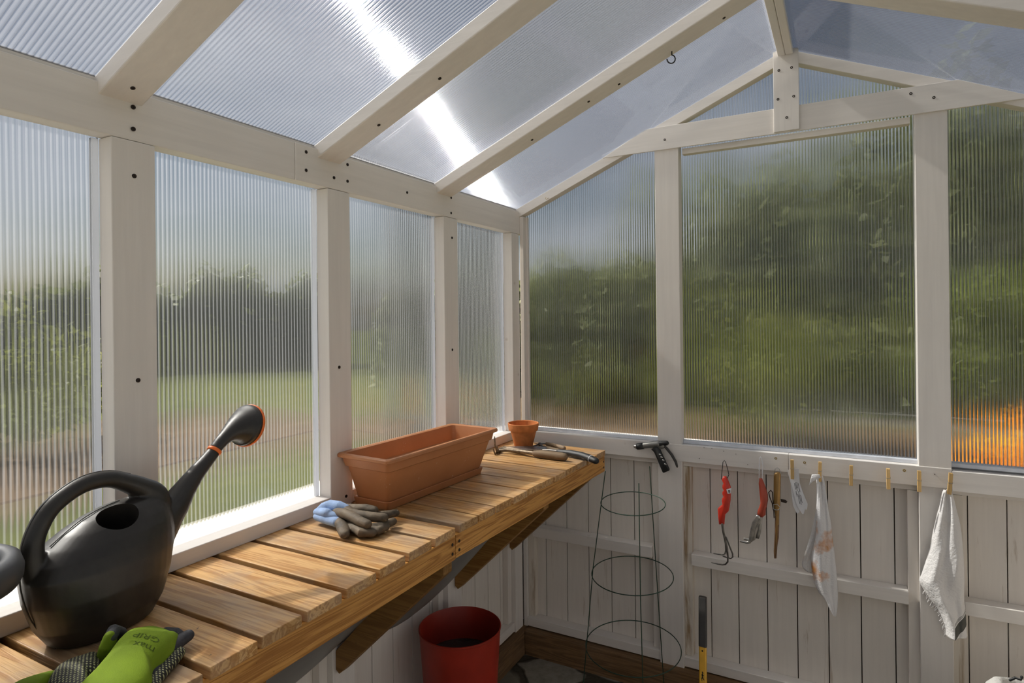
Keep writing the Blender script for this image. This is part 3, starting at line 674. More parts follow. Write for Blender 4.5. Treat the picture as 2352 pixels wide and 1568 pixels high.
# timber curb and flagstones
trim(MB().box(.020,XR-.02,-.030,.074,-.03,.1045),M['curb'],.004,'dark timber curb along the gable')
trim(MB().box(-.070,.0195,YF,.074,-.03,.1045),M['curb_y'],.004,'dark timber curb along the left wall')
trim(MB().box(XR-.0195,XR+.07,YF,.074,-.03,.1045),M['curb_y'],.004)
struct(MB().box(.0197,XR-.0197,YF,-.0303,-.06,0).build('floor',M['floor']),'irregular flagstones with dark joints')
# front gable behind the viewpoint: boards below, sheets above, an open doorway
for k,(a,b) in enumerate(((-.045,.62),(1.50,XR+.045))):
    struct(boards_y(YF-.02,YF-.002,a,b,.0,.95,a).build('wall_front_%d'%(k+1),M['board']))
    trim(MB().box(.62 if k==0 else 1.46,.66 if k==0 else 1.50,YF-.02,YF+.02,0,2.05),M['white'])
# ------------------------------------------------------------------ garden outside
struct(MB().box(-60,60,-40,60,-.30,-.25).build('ground',M['lawn']))
def patch(name,pts,mat,z=-.25,h=.02,kind=True):
    o=MB().prism(pts,z,z+h,'z').build(name,mat); struct(o); return o
patch('ground_soil',[(-11,-8),(-6.0,-8),(-5.6,-2),(-5.8,5),(-9.5,6)],M['dirt'])
patch('ground_bed',[(-6,4.6),(8,3.6),(8,8.6),(-6,9.2)],M['dirt'],h=.021)
patch('ground_bounce',[(-4,-3.1),(7,-3.1),(7,-12),(-4,-12)],M['gravel'],h=.022)  # unseen pale ground, added to bounce sunlight onto the gable wall
patch('ground_path',[(-8,9.6),(12,9.0),(12,9.6),(-8,10.2)],M['gravel'],h=.022)

def leaves(n,rx,ry,rz,size,shell=.5,seed=1):
    rnd=random.Random(seed); m=MB()
    lumps=[Vector((rnd.uniform(-.6,.6)*rx,rnd.uniform(-.6,.6)*ry,rnd.uniform(-.6,.6)*rz)) for _ in range(9)]
    for i in range(n):
        c=lumps[i%9]; d=Vector((rnd.gauss(0,1),rnd.gauss(0,1),rnd.gauss(0,1))).normalized()
        r=rnd.uniform(shell,1)**.6
        p=c+Vector((d.x*rx*.55*r,d.y*ry*.55*r,d.z*rz*.55*r))
        s=size*rnd.uniform(.6,1.3)
        u=Vector((rnd.gauss(0,1),rnd.gauss(0,1),rnd.gauss(0,.6))).normalized(); w=u.orthogonal(); w.rotate(Matrix.Rotation(rnd.uniform(0,6.28),3,u)); w.normalize()
        q=u.cross(w)*.12*s
        m.add([p-u*s,p+w*s*.45+q,p+u*s,p-w*s*.45+q],[(0,1,2),(0,2,3)])
    return m
def trunkmesh(h,r):
    return MB().tube([(0,0,0),(.05*h,.02,h*.35),(0,.03,h*.7),(.02,0,h)],[r,r*.8,r*.6,r*.35],10)
crown={'dark_tree':(leaves(2600,1.5,1.5,1.9,.16,.4,3),'leaf',2.6,.11),'olive_tree':(leaves(2200,1.3,1.3,1.5,.15,.4,5),'leaf2',2.2,.09),'bright_shrub':(leaves(1500,.7,.7,.75,.08,.4,8),'leaf3',.7,.03)}
proto={}
def plant(kind,x,y,s,label,cat,group,rz=0):
    mb,mt,h,r=crown[kind]
    t=thing(kind,label,cat,(x,y,-.25),rz,group); t.scale=(s,s,s)
    if kind not in proto:
        f=mb.build('foliage',M[mt],t); f.location.z=h
        k=trunkmesh(h,r).build('trunk',M['bark'],t,smooth=True); proto[kind]=(f,k)
    else:
        for q in proto[kind]:
            c=q.copy(); COL.objects.link(c); c.parent=t
    return t
def hedge(name,pts,hts,depth,n,size,mat,label,seed):
    """a long leafy hedge along a line of points with its own height at each"""
    rnd=random.Random(seed)
    t=thing(name,label,'hedge',(pts[0][0],pts[0][1],-.25)); base=Vector((pts[0][0],pts[0][1],0))
    L=[0]
    for p,q in zip(pts,pts[1:]): L.append(L[-1]+math.dist(p,q))
    def at(d):
        for i in range(len(pts)-1):
            if d<=L[i+1] or i==len(pts)-2:
                f=(d-L[i])/(L[i+1]-L[i]); p=Vector(pts[i]).lerp(Vector(pts[i+1]),f); tn=(Vector(pts[i+1])-Vector(pts[i])).normalized()
                return p,tn,hts[i]+(hts[i+1]-hts[i])*f
    m=MB()
    for i in range(n):
        d=rnd.uniform(0,L[-1]); p,tn,h=at(d); h*=1+.13*math.sin(d*1.7)+.09*math.sin(d*4.1+1)
        nrm=Vector((-tn.y,tn.x)); bulge=.25*math.sin(d*2.3)+.15*math.sin(d*5.7)
        zz=rnd.uniform(0,1)**.8; off=depth*.5*(1+bulge*.6)*math.sqrt(max(0,1-(zz*.98)**4))
        if rnd.random()<.3: off*=rnd.uniform(-1,1)
        q=p+nrm*off*rnd.uniform(.85,1.1)*NS; c=Vector((q.x,q.y,zz*h))-base
        s=size*rnd.uniform(.6,1.4); u=Vector((rnd.gauss(0,1),rnd.gauss(0,1),rnd.gauss(0,.6))).normalized(); w=u.orthogonal(); w.rotate(Matrix.Rotation(rnd.uniform(0,6.28),3,u)); w.normalize()
        m.add([c-u*s,c+w*s*.5+u.cross(w)*.1*s,c+u*s,c-w*s*.5],[(0,1,2),(0,2,3)])
    m.build('foliage',M[mat],t)
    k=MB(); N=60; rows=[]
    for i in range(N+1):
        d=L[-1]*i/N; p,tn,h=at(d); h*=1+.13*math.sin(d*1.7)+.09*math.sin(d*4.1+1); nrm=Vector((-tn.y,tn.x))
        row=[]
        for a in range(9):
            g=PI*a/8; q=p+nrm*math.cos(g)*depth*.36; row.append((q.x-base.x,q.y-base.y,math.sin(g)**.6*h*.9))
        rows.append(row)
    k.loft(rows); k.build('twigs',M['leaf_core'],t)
    return t
NS=-1
hedge('garden_hedge',[(-9,10.5),(-4,10),(-1.5,10.5),(1,11),(4,10.5),(12,10)],[2.2,2.6,3.6,5.0,5.6,5.2],2.2,9000,.16,'leaf','tall dark green hedge standing behind the gable windows',4)
NS=1
hedge('field_hedge',[(-24,-14),(-23,-6),(-22,2),(-20,9),(-15,14)],[2.6,2.3,2.5,3.0,3.4],2.0,6000,.2,'leaf2','long olive hedge far across the lawn beyond the side windows',6)
plant('dark_tree',-17.5,-3.4,.6,'small round tree on the far lawn beyond the pane above the watering can','tree','trees on the lawn',1)
plant('olive_tree',3.4,8.0,.62,'olive garden tree standing behind the right half of the wide gable pane','tree','trees behind the gable',2)
plant('bright_shrub',.45,6.9,1.45,'yellow green shrub glowing behind the wide gable pane','shrub','shrubs beyond the gable',0)
plant('bright_shrub',-2.6,7.6,.8,'yellow green shrub behind the left gable pane','shrub','shrubs beyond the gable',1.2)
plant('bright_shrub',-8.8,1.8,1.35,'yellow green shrub beyond the leftmost side pane','shrub','shrubs beyond the lawn',2)
# orange flowers outside the right gable pane
fl=leaves(900,.36,.36,.26,.05,.2,21); gr=leaves(500,.36,.36,.26,.07,.2,22)
pf=None
for i,(x,y) in enumerate([(2.35,2.9),(3.2,2.8),(2.75,3.95),(3.75,3.95),(4.4,2.6),(4.9,3.95)]):
    t=thing('flowering_plant','clump of orange garden flowers outside the right gable pane','flowers',(x,y,-.23),i*.9,'orange flower clumps outside')
    if pf is None:
        a=fl.build('flowers',M['flower'],t); a.location.z=.66
        b=gr.build('leaves',M['leaf2'],t); b.location.z=.34; pf=(a,b)
    else:
        for q in pf: c=q.copy(); COL.objects.link(c); c.parent=t
# ------------------------------------------------------------------ the two workbenches
BT=.925; BTH=.0205  # bench, can, pots and gloves scaled about the camera, results baked in
def bench(label,loc,rz,rows,apron,braces,back):
    t=thing('workbench',label,'workbench',loc,rz)
    for (y1,w,xe,xb) in rows:
        o=MB().box(xb-(0),xe,0,w,-BTH/2,BTH/2).build('board',M['bench'],t,bevel=.0018); o.location=(0,y1-w,BT-BTH/2)
    a,b,x,z0,z1=apron
    o=MB().box(-.036,0,a,b,z0,z1).build('apron',M['apron'],t,bevel=.002); o.location=(x,0,0)
    for yy in apron_screws.get(label,()):
        for z in (z0+.019,z0+.042):
            MB().lathe([(.004,-.001),(.004,.001),(0,.001)],(x,yy,z),10,Vector((0,0,1)).rotation_difference(Vector((1,0,0))).to_matrix()).build('screw',M['screw'],t)
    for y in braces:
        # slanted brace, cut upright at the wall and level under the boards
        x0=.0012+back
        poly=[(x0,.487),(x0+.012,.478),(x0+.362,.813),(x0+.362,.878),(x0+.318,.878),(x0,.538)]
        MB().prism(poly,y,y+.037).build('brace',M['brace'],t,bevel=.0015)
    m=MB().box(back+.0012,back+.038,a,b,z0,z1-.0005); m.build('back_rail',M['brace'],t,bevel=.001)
    return t
L1='near workbench of wide spaced boards carrying the watering can'
L2='far workbench of closely set boards carrying the planter box'
apron_screws={L1:(-1.03,-1.0301),L2:(.03,.972)}
apron_screws[L1]=(-1.087,)
rows=[]
st=[(-1.6763,-1.5912),(-1.1183,-1.0339),(-.5682,-.4814),(-2.234,-2.150),(-.068,.0)]
def hits(a,b): return any(a<q and b>p for p,q in st)
ys_=[-1.0786,-1.1755,-1.2751,-1.3732,-1.4737,-1.5708,-1.6660,-1.7660]+[-1.7660-.0978*k for k in range(1,9)]
for k,y in enumerate(ys_):
    w=.0845; xe=[.3795,.3780,.3795,.3823,.3847,.3842,.3876,.3929][k] if k<8 else .392
    rows.append((y,w,xe,.0008 if hits(y-w,y) else -.030))
near=bench(L1,(0,0,0),0,rows,(-2.548,-1.0728,.3752,.8424,.9038),[-1.118+.009,-1.6763+.009,-2.225],0)
t2=math.radians(-2.45)
rows=[]
for k in range(11):
    y=.0513+.0884*k; w=.0812-.0016*(k%2)
    # local x of the wall line at this board
    wx=-(.3767+.0428*y)+.0015
    yy=-1.0275+y
    rows.append((y,w,.0005+(.002 if k%3==0 else -.001),wx if hits(yy-w-.02,yy+.02) else wx-.028))
k_=0
far=thing('workbench',L2,'workbench',(.3772,-1.0275,0),t2)
for (y1,w,xe,xb) in rows:
    o=MB().box(xb,xe,0,w,-BTH/2,BTH/2).build('board',M['bench'],far,bevel=.0018); o.location=(0,y1-w,BT-BTH/2-.0004*((k_*7)%4)); k_+=1
o=MB().box(-.036,0,-.040,.934,.8424,.9038).build('apron',M['apron'],far,bevel=.002); o.location=(-.003,0,0)
rx=Vector((0,0,1)).rotation_difference(Vector((1,0,0))).to_matrix()
for yy in (-.026,.921):
    for z in (.8605,.8825): MB().lathe([(.004,-.001),(.004,.001),(0,.001)],(-.003,yy,z),10,rx).build('screw',M['screw'],far)
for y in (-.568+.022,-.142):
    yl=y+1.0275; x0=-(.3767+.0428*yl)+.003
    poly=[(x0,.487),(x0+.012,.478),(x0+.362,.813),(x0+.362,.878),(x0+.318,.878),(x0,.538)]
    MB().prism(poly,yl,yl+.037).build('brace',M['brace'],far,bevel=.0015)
# grey sheet slung on the braces under both benches
m=MB(); rs=[]
N=46
for i in range(N+1):
    y=-2.5+2.36*i/N
    sag=0
    for a,b,q in ((-2.19,-1.67,.035),(-1.67,-1.10,.035),(-1.07,-.535,.066),(-.535,-.14,.02)):
        if a<y<b: sag=q*math.sin(PI*(y-a)/(b-a))**.8
    row=[]
    for k in range(9):
        f=k/8; x=.010+.312*f; z=.5560+.3000*f+.004+ -sag*math.sin(PI*(1-f)*.62)*1.1
        row.append((x,y,z))
    rs.append(row)
top=[p for r in rs for p in r]
fs=[(i*9+k,i*9+k+1,(i+1)*9+k+1,(i+1)*9+k) for i in range(N) for k in range(8)]
m.add(top,fs); o=m.build('plastic_sheet',M['greyplastic_sheet'],smooth=True)
sd=o.modifiers.new('thick','SOLIDIFY'); sd.thickness=.002; sd.offset=1
tag(o,'grey plastic sheet slung on the braces under the workbenches','sheet')

# ------------------------------------------------------------------ watering can
def dense(P,R,n=5):
    P=[Vector(p) for p in P]; oP=[]; oR=[]
    for i in range(len(P)-1):
        a=P[max(i-1,0)];b=P[i];c=P[i+1];d=P[min(i+2,len(P)-1)]
        for j in range(n):
            t=j/n; oP.append(.5*((2*b)+(c-a)*t+(2*a-5*b+4*c-d)*t*t+(3*b-a-3*c+d)*t**3)); oR.append(R[i]+(R[i+1]-R[i])*t)
    oP.append(P[-1]); oR.append(R[-1]); return oP,oR
dv=Vector((-.13,.9915,0)).normalized(); nv=Vector((dv.y,-dv.x,0))
can=thing('watering_can','black plastic watering can with an orange rimmed rose on its spout','watering can',(.1085,-1.7671,.9255),math.atan2(dv.y,dv.x)); can.scale=(.9544,)*3  # object scale carries the bench group's scaling about the camera
# local frame: x along the spout, -y towards the room, z up
def ell(L,R,w,n=40,e=2.35):
    cx=(L[0]+R[0])/2; cz=(L[1]+R[1])/2; ax=(R[0]-L[0])/2; az=(R[1]-L[1])/2; out=[]
    for k in range(n):
        a=2*PI*k/n; c=math.cos(a); s=math.sin(a)
        q=abs(c)**(2/e)*(1 if c>0 else -1); p=abs(s)**(2/e)*(1 if s>0 else -1)
        out.append((cx+ax*q,-w*p,cz+az*q))
    return out
prof=[((-.064,.0),(.086,.0),.050),((-.074,.003),(.096,.003),.058),((-.094,.035),(.115,.033),.071),((-.109,.082),(.131,.08),.077),((-.116,.125),(.140,.12),.075),
      ((-.105,.148),(.143,.146),.070),((-.083,.166),(.142,.167),.062),((-.055,.184),(.138,.185),.051),((-.025,.199),(.131,.200),.038),((.005,.2085),(.122,.210),.026),((.04,.2135),(.112,.2145),.012)]
body=MB().loft([ell(*p) for p in prof])
body.tube(*dense([(-.086,0,.100),(-.101,0,.15),(-.1,0,.192),(-.080,0,.230),(-.052,0,.2505),(-.016,0,.2625),(.025,0,.2600),(.060,0,.2440),(.090,0,.2250),(.112,0,.2030),(.12,0,.17)],
          [.024,.0185,.0160,.0152,.0150,.0150,.0152,.0170,.021,.028,.03]),18)
body.tube(*dense([(.112,0,.135),(.140,0,.158),(.160,0,.172),(.185,0,.1975),(.212,0,.2225),(.238,0,.2425),(.257,0,.2575)],[.045,.036,.0295,.0225,.0178,.0152,.0140]),20)
ob=body.build('body',M['can'],can); fuse(ob,.0022,6,.5)
# filler opening cut through the shoulder
cut=MB().lathe([(.0005,-.06),(.033,-.06),(.033,.05),(.0005,.05)],(0,0,0),40)
co_=cut.build('cutter'); hn=Vector((.06,-.50,.86)).normalized()
co_.matrix_world=can.matrix_basis@(Matrix.Translation((.019,-.027,.190))@Vector((0,0,1)).rotation_difference(hn).to_matrix().to_4x4()@Matrix.Diagonal((1.05,.86,1,1)))
bpy.context.view_layer.update()
bo=ob.modifiers.new('hole','BOOLEAN'); bo.object=co_; bo.operation='DIFFERENCE'; bo.solver='EXACT'
bake(ob); shade_auto(ob,.6); bpy.data.objects.remove(co_)
# moulding seam
seam=MB()
seam.tube(dense([(-.068,0,.0),(-.1035,0,.06),(-.1195,0,.12),(-.1185,0,.155),(-.1145,0,.197),(-.0915,0,.2395),(-.058,0,.2640),(-.018,0,.2770),(.027,0,.2747),(.067,0,.2590)],[0]*10)[0],.0012,6)
seam.tube(dense([(-.075,0,.1735),(-.052,0,.187),(-.026,0,.2005),(.003,0,.2095),(.045,0,.2155)],[0]*5)[0],.0011,6)
seam.tube(dense([(.140,0,.192),(.165,0,.2035),(.2,0,.231),(.245,0,.2645)],[0]*4)[0],.0010,6)
seam.build('seam',M['can'],can,smooth=True)
ad=Vector((.70,0,.714)).normalized()
def ring(c,n_,r,k=36,sq=1.0):
    n_=Vector(n_).normalized(); a=Vector((0,1,0)); b=n_.cross(a).normalized()
    return [tuple(Vector(c)+a*math.cos(2*PI*i/k)*r*sq+b*math.sin(2*PI*i/k)*r) for i in range(k)]
cc=Vector((.2585,0,.259))
MB().loft([ring(cc,ad,.0146),ring(cc+ad*.0005,ad,.0155),ring(cc+ad*.007,ad,.0155),ring(cc+ad*.0075,ad,.0146)]).build('collar',M['orange'],can,smooth=True)
rose=MB()
fn=Vector((.955,0,-.30)).normalized(); fc=Vector((.356,0,.3005)); R0=.047
rs=[]
ks=26
for i in range(ks+1):
    f=i/ks
    p=cc+ad*.007; 
    # centre line bends from the collar into the middle of the disc
    c=p.lerp(fc-fn*.010,f); c.z+=.012*math.sin(PI*f)*(1-f)
    n_=ad.lerp(fn,min(1,f*f*1.05)).normalized()
    rr=.0128+(.0155-.0128)*min(1,f*3)+ (R0-.0155)*max(0,(f-.30)/.70)**1.5
    rr*=1+.018*math.cos(i*PI)*(1 if 2<i<24 else 0)
    rs.append(ring(c,n_,rr))
rs.append(ring(fc-fn*.003,fn,R0+.0004)); rs.append(ring(fc-fn*.001,fn,R0-.001))
rose.loft(rs); ro=rose.build('rose',M['can'],can,smooth=True)
rim=MB().loft([ring(fc-fn*.0025,fn,R0+.0005),ring(fc-fn*.002,fn,R0+.0022),ring(fc+fn*.003,fn,R0+.0020),ring(fc+fn*.0055,fn,R0-.004),ring(fc+fn*.0085,fn,R0*.5),ring(fc+fn*.0095,fn,.004)]).build('rose_face',M['orange'],ro,smooth=True); rim['label']='orange perforated rose face'

# ------------------------------------------------------------------ grey pot at the left edge
gp=tag(MB().lathe([(.001,.0),(.078,.0),(.082,.004),(.098,.135),(.101,.150),(.1215,.158),(.1265,.168),(.1275,.182),(.123,.196),(.113,.2015),(.102,.198),(.097,.188),(.094,.172),(.078,.012),(.001,.010)],(0,0,0),64).build('plant_pot',M['greypot'],smooth=True),'dark grey plastic plant pot with a thick rolled rim at the left edge','pot')
gp.location=(.1343,-2.0105,.9255); gp.scale=(.9544,)*3; shade_auto(gp,.9)

# ------------------------------------------------------------------ planter box
def rbox(x0,x1,y0,y1,z,r,n=5):
    out=[]
    for cx,cy,a0 in ((x1-r,y1-r,0),(x0+r,y1-r,90),(x0+r,y0+r,180),(x1-r,y0+r,270)):
        for k in range(n+1):
            a=math.radians(a0+90*k/n); out.append((cx+r*math.cos(a),cy+r*math.sin(a),z))
    return out
pl=thing('planter_box','long brown plastic planter box with scuff marks on the workbench','planter',(.1066,-.835,.9255),math.radians(-3.1))
hx=.094; hy=.265; bx=.0600; by=.221; OX=-.0145; OY=.008
def pr_(f,g=0): return rbox(-(bx+(hx-.010-bx)*f)-g,(bx+(hx-.010-bx)*f)+g,-(by+(hy-.014-by)*f)-g,(by+(hy-.014-by)*f)+g,0,.012)
def at_z(r,z): return [(x+OX*max(0,1-z/.118),y+OY*max(0,1-z/.118),z*.957) for x,y,_ in r]
m=MB()
rs=[at_z(pr_(0),.021),at_z(pr_(.76),.1170),at_z(pr_(.77,-.0018),.1178),at_z(pr_(.78,-.0018),.1195),at_z(pr_(.785,.0055),.1200),at_z(pr_(.96,.0055),.1440),at_z(pr_(.97,.0130),.1455),at_z(pr_(1.0,.0140),.1475),at_z(pr_(1.0,.0140),.1545),at_z(pr_(1.0,.0115),.1575),at_z(pr_(1.0,.004),.158),at_z(pr_(1.0,-.002),.1550),
    at_z(pr_(.80,-.003),.125),at_z(pr_(.78,-.003),.1215),at_z(pr_(.70,-.0045),.106),at_z(pr_(.69,-.014),.1045),at_z(pr_(.03,-.010),.026)]
m.loft(rs); bo_=m.build('box',M['planter'],pl); shade_auto(bo_,.32)
m=MB(); m.loft([at_z(pr_(-.02,.001),.0005),at_z(pr_(0,.004),.0012),at_z(pr_(.04,.0070),.0235),at_z(pr_(.04,.005),.0250),at_z(pr_(.02,.001),.0222)]); bo_=m.build('saucer',M['planter'],pl); shade_auto(bo_,.5)
rnd=random.Random(3)
for i,(px_,py_,s) in enumerate(((.02,.09,.014),(.008,.055,.011),(-.004,.11,.012),(.026,.02,.010),(.0,.0,.009))):
    bm=bmesh.new(); bmesh.ops.create_icosphere(bm,subdivisions=3,radius=s)
    for v in bm.verts: v.co*=1+rnd.uniform(-.12,.12)+.2*math.sin(v.co.x*300+i)*math.cos(v.co.y*260); 
    for v in bm.verts: v.co.z*=.75
    me=bpy.data.meshes.new('soil_clump'); bm.to_mesh(me); bm.free(); me.materials.append(M['soil'])
    c=bpy.data.objects.new('soil_clump',me); COL.objects.link(c)
    q=Matrix.Rotation(math.radians(-3.1),3,'Z')@Vector((px_-.012,py_+.01,0)); c.location=(.1066+q.x,-.835+q.y,.9505+s*.72)
    tag(c,'dark clump of potting soil lying in the brown planter box','soil','soil clumps in the planter')

# ------------------------------------------------------------------ terracotta pot
tp=tag(MB().lathe([(.001,0),(.036,0),(.038,.002),(.0545,.066),(.0550,.068),(.0600,.069),(.0615,.071),(.0655,.096),(.0655,.099),(.0635,.1005),(.0612,.0985),(.0575,.070),(.0500,.060),(.034,.008),(.001,.007)],(0,0,0),64).build('terracotta_pot',M['pot'],smooth=True),'small orange terracotta pot in the far corner of the workbench','pot')
tp.location=(.1023,-.1766,.9255); tp.scale=(.9544,)*3; shade_auto(tp,.6)

# ------------------------------------------------------------------ gloves
def lumps(chains,name,mat,parent,voxel=.0022,sm=5):
    m=MB()
    for path,rad,flat in chains: m.tube(path,rad,14,flat=flat,up=(0,0,1))
    o=m.build(name,mat); fuse(o,voxel,sm,.5); o.parent=parent; 
    if parent: o.matrix_parent_inverse=Matrix.Translation(-Vector(parent.location))
    return o
g1=thing('work_glove','blue cuffed work glove with grey rubber fingers lying on top of its pair','glove',(.1228,-1.1658,.925),0,'blue cuffed work gloves')
g2=thing('work_glove','blue cuffed work glove with grey rubber fingers underneath its pair','glove',(.1514,-1.1754,.925),0,'blue cuffed work gloves')
def f_(k,r): return (D[k],r,1.0)
lumps([(D['dg_f1'],[.0105,.0125,.0125,.0115],.95),(D['dg_f2'],[.010,.0125,.0125,.0125,.0115],.95),(D['dg_f3'],[.0125,.0125,.0125,.0115],.95),
       ([D['dg_f1'][0],D['dg_f3'][0],D['dg_f2'][2]],[.013,.015,.013],.8)],'fingers',M['glove'],g1,.0018,3)
lumps([(D['dg_cuff'],[.010,.014,.0155,.015,.012],.9),(D['dg_cuff3'],[.012,.013,.011],.7),([D['dg_cuff'][0],D['dg_cuff3'][0]],[.011,.013],.9)],'cuff',M['bluecuff'],g1,.0018,3)
def lower(p,dz): return [(x,y,max(z+dz,.9370)) for x,y,z in p]
lumps([(lower(D['dg_f4'],-.004),[.0115,.0115,.0110,.0100],.95),(D['dg_f5'],[.0140,.0150,.0150,.0125],.85),(D['dg_f6'],[.0125,.0125,.0120,.0105],.9),(D['dg_f7'],[.0125,.0120,.0120,.0105],.9),
       (lower(D['dg_f8'],0),[.0105,.0115,.0110,.0100],.9),([D['dg_f5'][0],D['dg_f6'][0],D['dg_f7'][0],D['dg_f4'][0]],[.014,.0145,.0145,.0125],.75)],'fingers',M['glove'],g2,.0018,3)
lumps([(D['dg_cuff2'],[.0125,.0150,.0150,.0125],.8),([D['dg_cuff'][0],D['dg_cuff2'][0],D['dg_cuff2'][1]],[.008,.012,.013],.9)],'cuff',M['bluecuff'],g2,.0018,3)

def pillow(name,outline,h,mat,parent,base=.9256,mats=None,paint=None,lift=None,sub=1,rings=9):
    """a soft flat body lying on the bench: outline (x, y), height h in the middle"""
    O=[Vector((p[0],p[1])) for p in outline]
    # even out the outline
    def cr(a,b,c,d,t): return .5*((2*b)+(c-a)*t+(2*a-5*b+4*c-d)*t*t+(3*b-a-3*c+d)*t**3)
    n=len(O); Q=[]
    for i in range(n):
        for k in range(4): Q.append(cr(O[i-1],O[i],O[(i+1)%n],O[(i+2)%n],k/4))
    c=sum(Q,Vector((0,0)))/len(Q); m=MB(); rs=[]
    def ztop(p,f): 
        e=math.sqrt(max(0,1-(1-f)**2.2))
        return base+.004+(h-.004)*e+(lift(p) if lift else 0)*min(1,f*4)
    rs.append([(p.x,p.y,base) for p in [c.lerp(q,.85) for q in Q]])
    rs.append([(q.x,q.y,base+.001+.5*(lift(q) if lift else 0)) for q in [c.lerp(q,.97) for q in Q]])
    for i in range(rings):
        f=i/rings; rs.append([(p.x,p.y,ztop(p,f)) for p in [q.lerp(c,f) for q in Q]])
    m.loft(rs); o=m.build(name,mat,None,smooth=True,mats=mats)
    if mats and paint:
        for p in o.data.polygons: p.material_index=paint(p.center)
    s=o.modifiers.new('sub','SUBSURF'); s.levels=s.render_levels=sub; bake(o)
    o.parent=parent; o.matrix_parent_inverse=Matrix.Translation(-Vector(parent.location))
    return o
ga=thing('garden_glove','lime green garden glove showing its black dotted palm and raised thumb','glove',(.2373,-1.8626,.925))
pillow('palm',[p[:2] for p in D['gg_a'][1:8]]+[(0.3423,-1.9007),(0.2612,-1.9103)],.034,M['dots'],ga)
pillow('cuff',[(0.1992,-1.8836),(0.2144,-1.8683),(0.2373,-1.8893),(0.2612,-1.9131),(0.3423,-1.9294),(0.3137,-1.9771),(0.2182,-1.9580),(0.1896,-1.9198)],.024,M['lime'],ga)
tb=[(p[0],p[1],p[2]) for p in D['gg_thumb']]
lumps([([tb[0],tb[1],tb[2]],[.012,.0115,.0105],.85)],'thumb',M['lime'],ga,.0018,3)
lumps([([tb[2],tb[3],tb[4],tb[5]],[.0098,.0105,.011,.0105],.9)],'thumb_tip',M['glovetip'],ga,.0018,3)
gb=thing('garden_glove','lime green garden glove lying back up with faded print and black fingertips','glove',(.3137,-1.8053,.925))
def lf(p): return .016*math.exp(-((p.x-.280)**2+(p.y+1.824)**2)/.0022)
o=pillow('back',[p[:2] for p in D['gg_b'][:12]]+[(0.3996,-1.9198),(0.3328,-1.9198)],.030,M['lime'],gb,base=.9395,lift=lf,sub=2)
backm=o
lumps([([D['gg_f'][0],D['gg_f'][1],D['gg_f'][2]],[.011,.0115,.0115],.8),([D['gg_f'][2],D['gg_f'][3],D['gg_f'][4]],[.011,.0112,.0098],.9),
       ([(.2680,-1.7442,.9489),(.2813,-1.7365,.946),(.2918,-1.7346,.942)],[.007,.0085,.008],.8)],'finger',M['glovetip'],gb,.0018,3)
lumps([(D['gg_f2'],[.0105,.0105,.0105,.0105,.0098],.9)],'finger',M['dots'],gb,.0018,3)
# faded print on the back of the glove, draped on its surface
bpy.context.view_layer.update()
def drape_text(txt,cx,cy,dirx,size,surf,mat,parent):
    cu=bpy.data.curves.new('print','FONT'); cu.body=txt; cu.size=size; cu.align_x='CENTER'; cu.align_y='CENTER'; cu.extrude=0
    to=bpy.data.objects.new('tmp',cu); COL.objects.link(to); bpy.context.view_layer.update()
    me=bpy.data.meshes.new_from_object(to.evaluated_get(bpy.context.evaluated_depsgraph_get())); bpy.data.objects.remove(to)
    d=Vector(dirx).normalized(); e=Vector((-d.y,d.x))
    bm=bmesh.new(); bm.from_mesh(me); bmesh.ops.subdivide_edges(bm,edges=bm.edges,cuts=1)
    from mathutils.bvhtree import BVHTree
    bv=BVHTree.FromPolygons([v.co for v in surf.data.vertices],[p.vertices for p in surf.data.polygons])
    for v in bm.verts:
        p=Vector((cx,cy))+d*v.co.x+e*v.co.y
        h=bv.ray_cast(Vector((p.x,p.y,1.2)),Vector((0,0,-1)))[0]
        v.co=Vector((p.x,p.y,(h.z if h else .94)+.0005))
    bm.to_mesh(me); bm.free(); me.materials.append(mat)
    o=bpy.data.objects.new('print',me); COL.objects.link(o); o.parent=parent; o.matrix_parent_inverse=Matrix.Translation(-Vector(parent.location)); return o
M['fade']=plain('faded_print',(.055,.085,.010),.9,.1)
drape_text('GRIP',.3118,-1.8005,(-.78,-.62),.017,backm,M['fade'],gb)
drape_text('max',.3271,-1.8139,(-.78,-.62),.017,backm,M['fade'],gb)

# ------------------------------------------------------------------ hand tools on the bench
hf=thing('hand_fork','three pronged hand cultivator with a weathered wooden handle on the workbench','hand fork',(.285,-.326,.925))
def w2(m,name,mat,par,**k):
    o=m.build(name,mat,None,**k); o.parent=par; o.matrix_parent_inverse=Matrix.Translation(-Vector(par.location)); return o
hA,hB=[Vector(p) for p in D['fork_handle']]
w2(MB().tube([hA,hA.lerp(hB,.15),hA.lerp(hB,.5),hA.lerp(hB,.9),hB],[.0115,.0145,.0150,.0145,.0135],18),'handle',M['oldwood'],hf,smooth=True)
w2(MB().tube(D['fork_shaft'],[.0085,.007,.006,.005],12),'shaft',M['rust'],hf,smooth=True)
t1=[Vector(p) for p in D['fork_t1']]
for k,dx in enumerate((0,.016,-.014)):
    o_=[Vector((p.x,p.y+dx*min(1,i/2),p.z)) for i,p in enumerate(t1)]
    if k: 
        o_[3].z=.9290; o_[4]=o_[3]+Vector((-.004,-.004,.012)); o_[5]=o_[3]+Vector((-.006,-.006,.022))
    w2(MB().tube(o_,[.004,.004,.0038,.0036,.0032,.0022],8),'prong',M['rust'],hf,smooth=True)
tw=thing('hand_trowel','hand trowel with a black rubber handle beside the terracotta pot','trowel',(.371,-.269,.925))
w2(MB().tube(D['trowel_handle'],[.0110,.0135,.0145,.0142,.0130],16,flat=.85),'handle',M['black'],tw,smooth=True)
q=[Vector(p) for p in D['trowel_handle']]
